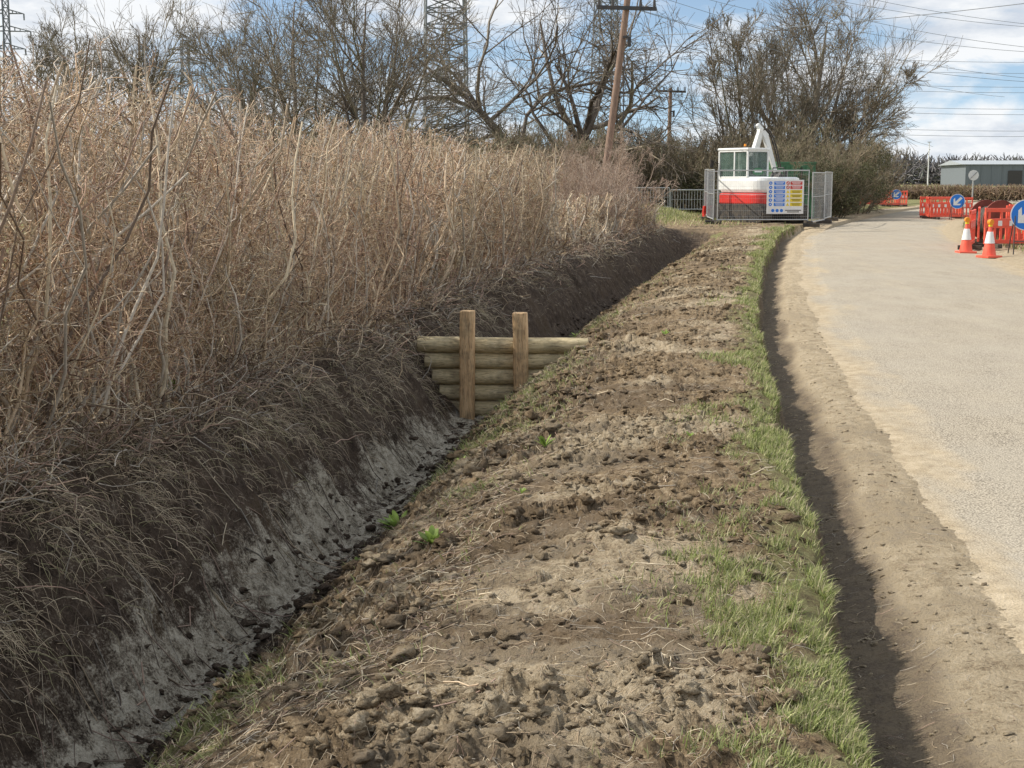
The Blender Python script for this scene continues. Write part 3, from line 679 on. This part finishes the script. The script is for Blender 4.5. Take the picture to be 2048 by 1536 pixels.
for x in(cx0+.03,cx1-.03):
    fr.box((x,(cy0+cy1)/2,cz1-.04),(.068,cy1-cy0-.12,.07));fr.box((x,.25,2.19),(.06,.06,.94))
for y_ in(cy0+.03,cy1-.03):
    fr.box(((cx0+cx1)/2,y_,cz1-.04),(cx1-cx0-.12,.068,.07))
part('cab_frame',fr,ex,WHITE,.012)
fr=MB()
for x in(cx0+.03,cx1-.03):fr.box((x,(cy0+cy1)/2,1.47),(.08,cy1-cy0,.5))
for y_ in(cy0+.03,cy1-.03):fr.box(((cx0+cx1)/2,y_,1.47),(cx1-cx0-.14,.078,.5))
part('cab_panel',fr,ex,WHITE,.012)
rf=MB();rf.box(((cx0+cx1)/2,(cy0+cy1)/2,cz1+.03),(cx1-cx0+.06,cy1-cy0+.08,.09));part('roof',rf,ex,WHITE,.03)
xm=(cx0+cx1)/2
for c_,d_ in(((xm,cy0+.03,2.19),(cx1-cx0-.13,.012,.93)),((xm,cy1-.03,2.19),(cx1-cx0-.13,.012,.93)),
    ((cx0+.03,-.11,2.19),(.012,.65,.93)),((cx0+.03,.68,2.19),(.012,.80,.93)),((cx1-.03,-.11,2.19),(.012,.65,.93)),((cx1-.03,.68,2.19),(.012,.80,.93))):
    gl=MB();gl.box(c_,d_);part('window',gl,ex,GLASS)
st=MB();st.box((-.6,.3,1.8),(.5,.5,.12));st.box((-.6,.05,2.05),(.48,.12,.45));st.box((-.6,.04,2.33),(.26,.1,.18));part('seat',st,ex,BLACK,.04)
d=MB();n_=28
d.prism([(xm+.27*math.cos(2*PI*i/n_),1.90+.145*math.sin(2*PI*i/n_)) for i in range(n_)],lambda a,c_,q:(a,q,c_),cy0-.012,cy0-.004)
par_=part('oval_logo',d,ex,GREEN)
d=MB();d.box((xm,cy0-.016,1.90),(.36,.006,.05));part('oval_logo_lettering',d,par_,WHITE)
d=MB();d.box((.35,-1.37,1.40),(.3,.05,.30));part('logo_plate',d,ex,GREEN)
d=MB();d.prism([(.28,1.31),(.36,1.45),(.44,1.35),(.40,1.51),(.26,1.45)],lambda a,c_,q:(a,q,c_),-1.405,-1.396);part('logo_mark',d,ex,YEL)
def text(s_,size,par,mat,loc,rot,name):
    cu=bpy.data.curves.new(name,'FONT');cu.body=s_;cu.size=size;cu.align_x='CENTER';cu.extrude=.002;cu.resolution_u=3
    o=bpy.data.objects.new(name,cu);COL.objects.link(o)
    dg=bpy.context.evaluated_depsgraph_get();me=bpy.data.meshes.new_from_object(o.evaluated_get(dg));bpy.data.objects.remove(o)
    me.materials.clear();me.materials.append(mat)
    q=bpy.data.objects.new(name,me);COL.objects.link(q);q.parent=par;q.location=loc;q.rotation_euler=rot;return q
text('TB290',.24,ex,DGREY,(1.135,.35,1.30),(PI/2,0,PI/2),'model_lettering')
text('TAKEUCHI',.13,ex,RED,(-.25,-1.385,1.38),(PI/2,0,0),'maker_lettering')
d=MB()
for k in range(7):
    d.add([(-.42+.12*k,-1.415,.80),(-.36+.12*k,-1.415,.80),(-.30+.12*k,-1.415,.90),(-.36+.12*k,-1.415,.90)],[(0,1,2,3)])
part('hazard_marking',d,ex,WHITE)
piv=Vector((.55,.75,0));By=Matrix.Rotation(math.radians(-98),4,'Z')
def BM(p):
    q=By@Vector((p[0],p[1],0));return (q.x+piv.x,q.y+piv.y,p[2])
bo=MB();bo.beam(BM((0,-.1,1.2)),BM((0,-.25,2.45)),.2,.30,(1,0,0),.2,.28);bo.beam(BM((0,-.25,2.40)),BM((0,.10,3.52)),.2,.28,(1,0,0),.16,.2)
bo.cyl(BM((-.14,-.24,2.42)),BM((.14,-.24,2.42)),.10,.10);bo.cyl(BM((-.12,.06,3.5)),BM((.12,.06,3.5)),.09,.09)
part('boom',bo,ex,WHITE,.02)
ar=MB();ar.beam(BM((0,-.08,3.70)),BM((0,.34,3.22)),.14,.14,(1,0,0),.15,.26);ar.beam(BM((0,.30,3.25)),BM((0,.80,1.9)),.15,.24,(1,0,0),.12,.15);part('dipper_arm',ar,ex,WHITE,.02)
ra=MB();ra.cyl(BM((0,.10,1.6)),BM((0,.10,2.4)),.07,.07);ra.cyl(BM((0,.10,2.4)),BM((0,.0,3.0)),.04,.04)
part('hydraulic_ram',ra,ex,DGREY)
for dx in(-.07,.07):
    ra=MB();pp=[BM((dx,.1+.9*t,3.45+.9*t-2.3*t*t)) for t in np.linspace(0,1,8)]
    for a_,b_ in zip(pp[:-1],pp[1:]):ra.cyl(a_,b_,.03,.03,6)
    part('hydraulic_hose',ra,ex,BLACK)
bu=MB();bu.prism([(.85,1.9),(1.05,1.7),(1.05,1.25),(.75,1.0),(.4,1.05),(.35,1.15),(.65,1.25),(.75,1.7)],lambda a,c_,q:BM((q,a,c_)),-.3,.3);part('bucket',bu,ex,DGREY,.02)
mi=MB();mi.cyl((-.6,.2,2.77),(-.6,.2,2.84),.06,.06);part('beacon_mount',mi,ex,DGREY)
mi=MB();mi.cyl((-.6,.2,2.84),(-.6,.2,2.93),.05,.04);part('beacon',mi,ex,AMB)
mi=MB();mi.cyl((-1.1,1.1,2.2),(-1.3,1.25,2.3),.015);mi.box((-1.32,1.26,2.2),(.16,.04,.3));part('mirror',mi,ex,BLACK,.01)
mi=MB();mi.cyl((1.0,.9,1.65),(1.05,1.0,2.1),.015);mi.box((1.08,1.0,2.1),(.18,.04,.28));part('mirror',mi,ex,BLACK,.01)
hr=MB()
for a_,b_ in(((1.0,-.2,1.66),(1.0,-.2,2.05)),((1.0,-.2,2.05),(1.0,.4,2.05)),((1.0,.4,2.05),(1.0,.4,1.66))):hr.cyl(a_,b_,.02,.02,8)
part('handrail',hr,ex,DGREY)
ep=MB();ep.cyl((.75,-.6,1.66),(.75,-.6,1.95),.05,.05);part('exhaust',ep,ex,DGREY)
gb=thing('green_container',"green steel site storage container behind the excavator","container",loc=(12.2,62.5,-.1),rz=.15)
g=MB();g.box((0,0,1.3),(1.7,2.2,2.3))
for k in range(7):g.box((-.70+.23*k,-1.115,1.3),(.10,.04,2.1))
part('body',g,gb,GREEN,.01)
g=MB();g.box((0,0,2.49),(1.76,2.26,.08));part('lid',g,gb,GREEN,.01)
for q in(-.6,.6):
    g=MB();g.box((q,0,.07),(.2,2.1,.14));part('skid',g,gb,DGREY)
g=MB();g.box((.2,-1.15,1.3),(.05,.04,2.0));g.box((.3,-1.16,1.2),(.25,.04,.05));part('door_bar',g,gb,DGREY)
# ------------------------------------------------------------------ mesh fence panels
def fencepanel(w=3.4,h=2.0):
    f=MB()
    for x in(-w/2+.02,w/2-.02):f.cyl((x,0,0),(x,0,h),.021,.021,8)
    f.cyl((-w/2+.02,0,h-.02),(w/2-.02,0,h-.02),.021,.021,8);f.cyl((-w/2+.02,0,.18),(w/2-.02,0,.18),.021,.021,8);f.cyl((-w/2+.02,0,1.1),(w/2-.02,0,1.1),.012,.012,6)
    s_=MB()
    k=-w/2+.08
    while k<w/2:s_.cyl((k,0,.18),(k,0,h),.0020,.0020,3);k+=.07
    for j in range(8):s_.cyl((-w/2,0,.3+.22*j),(w/2,0,.3+.22*j),.0024,.0024,3)
    bs=[]
    for x in(-w/2,w/2):b_=MB();b_.box((x,0,.07),(.2,.6,.14));bs.append(b_.mesh('base_block'))
    return f.mesh('frame'),s_.mesh('wire_mesh'),bs
fp=fencepanel();FP0=[None]
def fence(x,y,rz):
    if FP0[0] is None:
        t=thing('mesh_fence_panel',"galvanised steel mesh fence panel on rubber feet","fence",group="temporary fence panels around the excavator")
        part('frame',fp[0],t,GALV);part('wire_mesh',fp[1],t,GALV)
        for q in fp[2]:part('base_block',q,t,BLACK,.02)
        FP0[0]=t;t.location=(x,y,GZ(x,y));t.rotation_euler=(0,0,rz);return t
    return copy_thing(FP0[0],(x,y,GZ(x,y)),rz)
fence(9.25,52.0,.03);fence(7.55,53.7,PI/2-.07);fence(7.85,57.1,PI/2-.10)
fence(11.6,53.4,PI/2-.35);fence(12.7,56.7,PI/2-.3);fence(9.8,59,0.02)
# site safety board
sb=thing('site_safety_board',"white site safety notice board tied to the fence","sign",loc=(10.05,51.93,.42),rz=.03)
g=MB();g.box((0,0,.62),(1.36,.02,1.24));part('board',g,sb,REFL)
def strip(items,mat,name):
    for (x,z,w,h) in items:
        g=MB();g.box((x,-.014,z),(w,.006,h));part(name,g,sb,mat)
strip([(-.22,1.12-.155*k,.40,.12) for k in range(6)],BLUE,'blue_notice')
strip([(.40,1.12,.44,.12),(.40,.965,.44,.12)],RED,'red_notice')
strip([(.40,.81-.155*k,.44,.12) for k in range(4)],YEL,'yellow_notice')
for k in range(6):
    g=MB();g.cyl((-.55,-.011,1.12-.155*k),(-.55,-.018,1.12-.155*k),.062,.062,16);part('blue_pictogram',g,sb,BLUE)
for k in range(3):
    g=MB();g.cyl((-.45+.16*k,-.011,.12),(-.45+.16*k,-.018,.12),.06,.06,16);part('blue_pictogram',g,sb,BLUE)
g=MB()
for k in range(6):
    z=1.12-.155*k
    for q in range(2):g.box((-.22,-.0195,z+.022-.045*q),(.32-.06*q,.004,.018))
    if k<2:
        for q in range(2):g.box((.40,-.0195,z+.022-.045*q),(.34-.06*q,.004,.018))
    g.cyl((-.55,-.0185,z),(-.55,-.022,z),.022,.022,10)
part('notice_lettering',g,sb,REFL)
g=MB()
for k in range(4):
    z=.81-.155*k
    for q in range(2):g.box((.40,-.0195,z+.022-.045*q),(.34-.06*q,.004,.018))
g.box((.3,-.0155,.13),(.6,.006,.03));g.box((.3,-.0155,.07),(.45,.006,.03))
part('small_print',g,sb,DGREY)
for k in range(2):
    g=MB()
    for q in range(14):
        a=2*PI*q/14;g.box((.09+.053*math.cos(a),-.014,1.12-.155*k+.053*math.sin(a)),(.026,.006,.026))
    g.box((.09,-.0142,1.12-.155*k),(.11,.005,.016),Matrix.Rotation(.8,3,'Y'))
    part('prohibition_pictogram',g,sb,RED)
for k in range(4):
    g=MB();z=.81-.155*k;g.prism([(.03,z-.05),(.15,z-.05),(.09,z+.06)],lambda a,c_,q:(a,q,c_),-.018,-.011);part('warning_pictogram',g,sb,YEL)
def pbar():
    f=MB()
    for x in(-1.12,1.12):f.cyl((x,0,.0),(x,0,1.08),.025,.025,8);f.beam((x,-.3,.02),(x,.3,.02),.04,.03)
    f.cyl((-1.12,0,1.08),(1.12,0,1.08),.03,.03,8);f.cyl((-1.12,0,.2),(1.12,0,.2),.025,.025,8)
    g=MB()
    for k in range(17):g.cyl((-1.05+.131*k,0,.2),(-1.05+.131*k,0,1.08),.014,.014,5)
    g.cyl((-1.1,0,.65),(1.1,0,.65),.01,.01,5)
    return f.mesh('frame'),g.mesh('bars')
pb=pbar();t0=thing('steel_barrier',"galvanised steel crowd barrier standing on grass","barrier",group="steel barriers behind the ditch")
part('frame',pb[0],t0,GALV);part('bars',pb[1],t0,GALV)
t0.location=(6.1,64.8,.22);t0.rotation_euler=(0,0,.02)
copy_thing(t0,(8.4,64.9,.12),.05);copy_thing(t0,(3.8,65,.2),.05)
# ------------------------------------------------------------------ plastic barriers, cones, signs
def barrier_parts():
    f=MB()
    f.box((0,0,.95),(2.0,.06,.10));f.box((0,0,.62),(2.0,.05,.24));f.box((0,0,.16),(2.0,.06,.10))
    for x in(-.975,.975):f.box((x,0,.555),(.05,.055,.91))
    n_=12
    for k in range(n_):
        x=-.88+1.76*k/(n_-1)
        f.box((x,0,.355),(.06,.04,.30));
        if k%2==0:f.box((x,0,.82),(.06,.04,.17))
    s_=MB();s_.box((0,0,.62),(1.8,.062,.13))
    r_=[]
    for k in range(6):q=MB();q.box((-.75+.30*k,0,.62),(.19,.068,.13));r_.append(q.mesh('red_stripe'))
    b_=[]
    for x in(-.7,.7):q=MB();q.box((x,0,.055),(.12,.6,.11));b_.append(q.mesh('foot'))
    return f.mesh('panel'),s_.mesh('reflective_strip'),r_,b_
bp=barrier_parts();B0=[None]
def barrier(x,y,rz):
    z=GZ(x,y)if (Rf(y)-x)<-5.3 or (Rf(y)-x)>-.8 else -.13
    z=max(z,-.13)
    if B0[0] is None:
        t=thing('plastic_road_barrier',"orange-red plastic roadworks barrier with reflective strip","barrier",group="red plastic barriers at the roadworks")
        part('panel',bp[0],t,ORR,.008);part('reflective_strip',bp[1],t,REFL)
        for q in bp[2]:part('red_stripe',q,t,ORR)
        for q in bp[3]:part('foot',q,t,BLACK,.01)
        t.location=(x,y,z);t.rotation_euler=(0,0,rz);B0[0]=t;return
    copy_thing(B0[0],(x,y,z),rz)
for a in((12.9,35.6,.12),(14.6,34.7,-.75),(13.9,37.2,.3),(12.1,37.0,1.2),(14.6,38.7,.1),(13.0,39.2,1.25),(15.7,36.5,1.2)):barrier(*a)
for a in((20.1,64.5,.1),(19.4,65.8,1.35),(21.0,66.0,1.35),(20.4,67.2,.1)):barrier(*a)
for a in((22.7,89,.05),(24.4,89.8,.5),(22.0,90.5,1.35),(25.0,91.5,1.2),(23.5,92.3,.1)):barrier(*a)
C0=[None]
def cone(x,y,label="orange and white traffic cone with amber warning lamp"):
    z=max(GZ(x,y),-.14)
    if C0[0] is None:
        t=thing('traffic_cone',label,"traffic cone",group="traffic cones by the barriers")
        f=MB();f.cyl((0,0,.04),(0,0,.72),.16,.035,24);f.box((0,0,.025),(.42,.42,.05));part('body',f,t,ORR,.006)
        s_=MB();s_.cyl((0,0,.33),(0,0,.60),.117,.068,24);part('reflective_sleeve',s_,t,REFL)
        l=MB();l.cyl((0,0,.72),(0,0,.76),.045,.045,16);part('lamp_body',l,t,YEL)
        l=MB();l.cyl((0,-.05,.82),(0,.05,.82),.066,.066,20);part('warning_lamp',l,t,AMB,.01)
        t.location=(x,y,z);C0[0]=t;return
    copy_thing(C0[0],(x,y,z),.4)
cone(11.25,34.8);cone(11.15,32.8)
A0=[None]
def arrowsign(x,y,rz,zc=.92,s=1):
    z=max(GZ(x,y),-.14)
    if A0[0] is None:
        t=thing('keep_left_sign',"round blue arrow sign on a steel stand","road sign",group="blue arrow signs at the roadworks")
        R_=.365
        p=MB();p.cyl((0,0,zc),(0,-.012,zc),R_,R_,40);part('plate',p,t,REFL)
        p=MB();p.cyl((0,-.013,zc),(0,-.016,zc),R_*.94,R_*.94,40);part('sign_face',p,t,BLUE)
        p=MB();ca,sa=math.cos(math.radians(225)),math.sin(math.radians(225))
        base=[(.27,0),(.06,.21),(-.04,.21),(.09,.06),(-.27,.06),(-.27,-.06),(.09,-.06),(-.04,-.21),(.06,-.21)]
        p.prism([(a*ca-c_*sa,a*sa+c_*ca) for a,c_ in base],lambda a,c_,q:(a,q,c_+zc),-.0205,-.017);part('arrow',p,t,REFL)
        p=MB()
        for dx in(-.25,.25):p.cyl((dx,.02,zc+.1),(dx*1.15,-.18,0),.014,.014,8);p.cyl((dx,.03,zc+.1),(dx*1.15,.45,0),.014,.014,8)
        p.cyl((-.28,-.13,.3),(.28,-.13,.3),.012,.012,8);p.cyl((-.27,.03,zc-.1),(.27,.03,zc-.1),.012,.012,8)
        part('stand',p,t,DGREY);t.location=(x,y,z);t.rotation_euler=(0,0,rz);A0[0]=t;return
    copy_thing(A0[0],(x,y,z),rz,s)
arrowsign(12.05,33.0,-.15);arrowsign(19.95,63.2,-.15,s=.9);arrowsign(23.9,87.8,-.1,s=.85)
cd=thing('cable_drum',"dark red wooden cable drum behind the barriers","cable drum",loc=(14.0,41,.5),rz=.25)
for s_ in(-1,1):
    g=MB();g.cyl((0,s_*.35,0),(0,s_*.40,0),.58,.58,36);part('flange',g,cd,RUST,.005)
g=MB();g.cyl((0,-.35,0),(0,.35,0),.4,.4,30);part('cable_coil',g,cd,BLACK)
ns=thing('speed_limit_sign',"white round sign with black diagonal on grey post","road sign",loc=(26.9,82.5,-.02))
g=MB();g.cyl((0,0,0),(0,0,2.25),.038,.038,12);part('post',g,ns,GALV)
g=MB();g.cyl((0,-.05,1.95),(0,-.062,1.95),.3,.3,36);part('plate',g,ns,REFL)
g=MB();g.beam((-.2,-.064,1.75),(.2,-.064,2.15),.004,.12,(0,1,0));part('diagonal_bar',g,ns,BLACK)
wsn=thing('warning_sign',"dark triangular road sign back on a post","road sign",loc=(19.6,80,.0),rz=.1)
g=MB();g.cyl((0,0,0),(0,0,2.3),.038,.038,12);part('post',g,wsn,GALV)
g=MB();g.prism([(-.37,1.75),(.37,1.75),(0,2.4)],lambda a,c_,q:(a,q,c_),-.05,-.065);part('plate',g,wsn,BLACK,.004)
# ------------------------------------------------------------------ warehouse & masts
wh=thing('warehouse',"long grey clad warehouse with shallow pitched roof","building",loc=(133,415,0),rz=-.12)
g=MB();g.box((70,20,3.1),(140,40,6.2));
for k in range(47):g.box((1.5+3*k,-.06,3.1),(.25,.12,6.1))
part('wall',g,wh,CLAD)
g=MB();g.prism([(-.5,6.21),(40.5,6.21),(20,7.6)],lambda a,c_,q:(q,a,c_),-1,141);part('roof',g,wh,ROOF)
for k in range(4):
    g=MB();g.box((14+34*k,-.15,2.2),(4,.1,4.4));part('door',g,wh,DGREY)
for x,y,h in((77.5,300,8.5),(88.2,300,9.6)):
    t=thing('lighting_mast',"thin steel lighting mast on the horizon","mast",loc=(x,y,0),group="lighting masts on the horizon")
    g=MB();g.cyl((0,0,0),(0,0,h),.14,.09,8);part('post',g,t,REFL)
    g=MB();g.box((0,0,h),(.8,.2,.15));part('lamp_head',g,t,GALV)
# ------------------------------------------------------------------ poles, pylons, lines
def woodpole(label,base,top,r,arm,armz):
    t=thing('utility_pole',label,"utility pole",loc=base)
    d=Vector(top)-Vector(base);g=MB();g.cyl((0,0,-.2),d,r,r*.8,14);part('post',g,t,WOODP)
    for q,zf in enumerate(armz):
        g=MB();c=d*zf;tilt=.03
        g.beam((c.x-arm,c.y-r-.05,c.z+tilt),(c.x+arm,c.y-r-.05,c.z-tilt),.1,.13);part('crossarm',g,t,DGREY)
        for s_ in(-1,-.5,.5,1):
            g=MB();g.cyl((c.x+s_*arm*.93,c.y-r-.05,c.z+.05),(c.x+s_*arm*.93,c.y-r-.05,c.z+.28),.055,.04,8);part('insulator',g,t,DGREY)
    g=MB();c=d*.8;g.beam((c.x,c.y-r,c.z),(c.x+.3,c.y-r,c.z+.05),.05,.08);g.box((c.x+.22,c.y-r-.05,c.z-.15),(.12,.12,.35));g.cyl((c.x+.05,c.y-r-.03,c.z-.5),(c.x+.05,c.y-r-.03,c.z-3),.02,.02,6)
    part('bracket',g,t,DGREY);return t
woodpole("leaning wooden power pole with steel crossarm",(3.05,50,0),(4.05,50,8.2),.14,1.03,(.92,))
woodpole("short wooden power pole with crossarm and stay",(9.9,90,0),(10.0,90,7.4),.14,.95,(.97,))
def pylon(label,x,y,H,wb,wt,arms,r,rz=0,np_=12):
    t=thing('electricity_pylon',label,"pylon",loc=(x,y,0),rz=rz,group="steel lattice pylons")
    S=[]
    zs=[H*(1-(1-k/np_)**1.15) for k in range(np_+1)]
    def cn(z):
        w=(wb+(wt-wb)*min(1,z/(H*.8)))/2;w=max(w,wt/2 if z<H*.97 else .15)
        return [Vector((sx*w,sy*w,z)) for sx,sy in((-1,-1),(1,-1),(1,1),(-1,1))]
    for k in range(np_):
        a,b_=cn(zs[k]),cn(zs[k+1])
        for i in range(4):
            j=(i+1)%4
            S+=[(a[i],b_[i],r*1.5),(a[i],b_[j],r),(a[j],b_[i],r),(b_[i],b_[j],r)]
    def smesh(S,nm):
        P=np.array([[list(a),list(b_)] for a,b_,_ in S]);R=np.array([[q,q] for *_,q in S])
        V,F=tubes_raw(P,R,4);return mesh_np(nm,V,F)
    part('lattice_tower',smesh(S,'lattice_tower'),t,STEEL)
    for z,hw in arms:
        for sx in(-1,1):
            A=[];w=wt/2
            tip=Vector((sx*hw,0,z))
            for sy in(-1,1):
                A+=[(Vector((sx*w,sy*w,z)),tip,r*1.2),(Vector((sx*w,sy*w,z+hw*.22)),tip,r*1.2)]
                for f_ in(.25,.5,.75):
                    p=Vector((sx*w,sy*w,z)).lerp(tip,f_);q=Vector((sx*w,sy*w,z+hw*.22)).lerp(tip,f_);A+=[(p,q,r*.8)]
            A+=[(tip,tip-Vector((0,0,2.2)),r*2.2)]
            part('crossarm',smesh(A,'crossarm'),t,STEEL)
pylon("massive steel lattice pylon behind the bare trees",-8.6,185,46,5.8,4.6,((31,9),(37,11),(42,8)),.085,.1,24)
pylon("steel lattice pylon rising above the treeline",15.0,230,46,4.6,2.4,((34,7),(39,9),(43,6)),.085,.3,20)
pylon("distant steel pylon above the hedge",-176,500,64,7,2.0,((47,6),(53,8),(59,6)),.12,.2,14)
pylon("distant steel pylon with stacked crossarms",-105,460,46,7,2.2,((35,5.5),(39,6.5),(43,5)),.12,.5,12)
def line(p0,p1,sag,r,label="sagging overhead power conductor against the sky"):
    K=40;t=np.linspace(0,1,K);P=np.array(p0)[None]*(1-t[:,None])+np.array(p1)[None]*t[:,None];P[:,2]-=sag*4*t*(1-t)
    V,F=tubes_raw(P[None],np.full((1,K),r),5)
    solo('power_line',mesh_np('power_line',V,F),CABLE,label,"power line",group="overhead power lines")
for hz,hw in((34,7),(39,9),(43,6)):
    for s_ in(-1,1):
        line((15+s_*hw*.9,230+s_*3,hz-2.2),(185+s_*5,260,hz-6),12,.035)
for hz in (13,14,17,18,21,22,24.5,26.5):
    line((20,260,hz),(190,270,hz+2.5),4.5,.035)
for k,s_ in enumerate((-1,-.5,.5,1)):
    line((3.97+s_*.95,49.8,7.85),(9.98+s_*.88,89.8,7.5),.6,.010)
line((4.0,49.9,6.6),(18,30,6.3),.3,.010)
line((4.0,49.9,7.6),(38,110,8),.5,.012)
# ------------------------------------------------------------------ light, sky, camera
el=math.radians(43);az=math.radians(100)  # light travels toward +x, slightly toward the camera
dirv=Vector((math.sin(az)*math.cos(el),math.cos(az)*math.cos(el),-math.sin(el)))
su=bpy.data.lights.new('sun','SUN');su.energy=5.0;su.angle=math.radians(.53);su.color=(1,.94,.83)
so=bpy.data.objects.new('sun',su);COL.objects.link(so);so.rotation_euler=dirv.to_track_quat('-Z','Y').to_euler()
w=bpy.data.worlds.new('World');sc.world=w;w.use_nodes=True;nt=w.node_tree;bg=nt.nodes['Background']
tc=nd(nt,'ShaderNodeTexCoord');sx=nd(nt,'ShaderNodeSeparateXYZ');nt.links.new(tc.outputs['Generated'],sx.inputs[0])
sk=nd(nt,'ShaderNodeTexSky',sky_type='NISHITA',sun_disc=False,sun_elevation=el,sun_rotation=math.radians(280),dust_density=.6,ozone_density=2.0,air_density=1.0)
zb=mth(nt,'ADD',mth(nt,'MULTIPLY',mth(nt,'MAXIMUM',sx.outputs[2],0.0),1.7),.04)
cb=nd(nt,'ShaderNodeCombineXYZ');nt.links.new(sx.outputs[0],cb.inputs[0]);nt.links.new(sx.outputs[1],cb.inputs[1]);nt.links.new(zb,cb.inputs[2])
nt.links.new(cb.outputs[0],sk.inputs[0])
mp=nd(nt,'ShaderNodeMapping');mp.inputs['Scale'].default_value=(5.2,5.2,17);mp.inputs['Location'].default_value=(1.3,.4,.2);nt.links.new(tc.outputs['Generated'],mp.inputs[0])
cn=noise(nt,mp.outputs[0],1.3,9,.58,.25)
bias=mth(nt,'MULTIPLY',mth(nt,'ABSOLUTE',mth(nt,'SUBTRACT',sx.outputs[0],.05)),.50)
cf=mth(nt,'ADD',cn,mth(nt,'SUBTRACT',bias,.07))
cov=ramp(nt,cf,[(.45,(0,0,0)),(.58,(.95,.95,.95))])
n2_=noise(nt,mp.outputs[0],2.7,7,.6)
cc=ramp(nt,n2_,[(.36,(5.0,5.4,6.0)),(.54,(7.2,7.3,7.4))])
hz_=ramp(nt,sx.outputs[2],[(0,(.75,)*3),(.13,(.30,)*3)])
skc=mixc(nt,hz_,sk.outputs[0],(4.1,5.7,7.2))
fin=mixc(nt,cov,skc,cc)
nt.links.new(fin,bg.inputs[0]);bg.inputs[1].default_value=.135
sc.view_settings.view_transform='Standard';sc.view_settings.look='None';sc.view_settings.exposure=0
cam=bpy.data.cameras.new('camera');cam.lens=49.2;cam.sensor_width=36;cam.clip_end=6000;cam.clip_start=.1
co=bpy.data.objects.new('camera',cam);COL.objects.link(co);co.location=(0,0,1.65);co.rotation_euler=(math.radians(90-8.29),0,0)
sc.camera=co
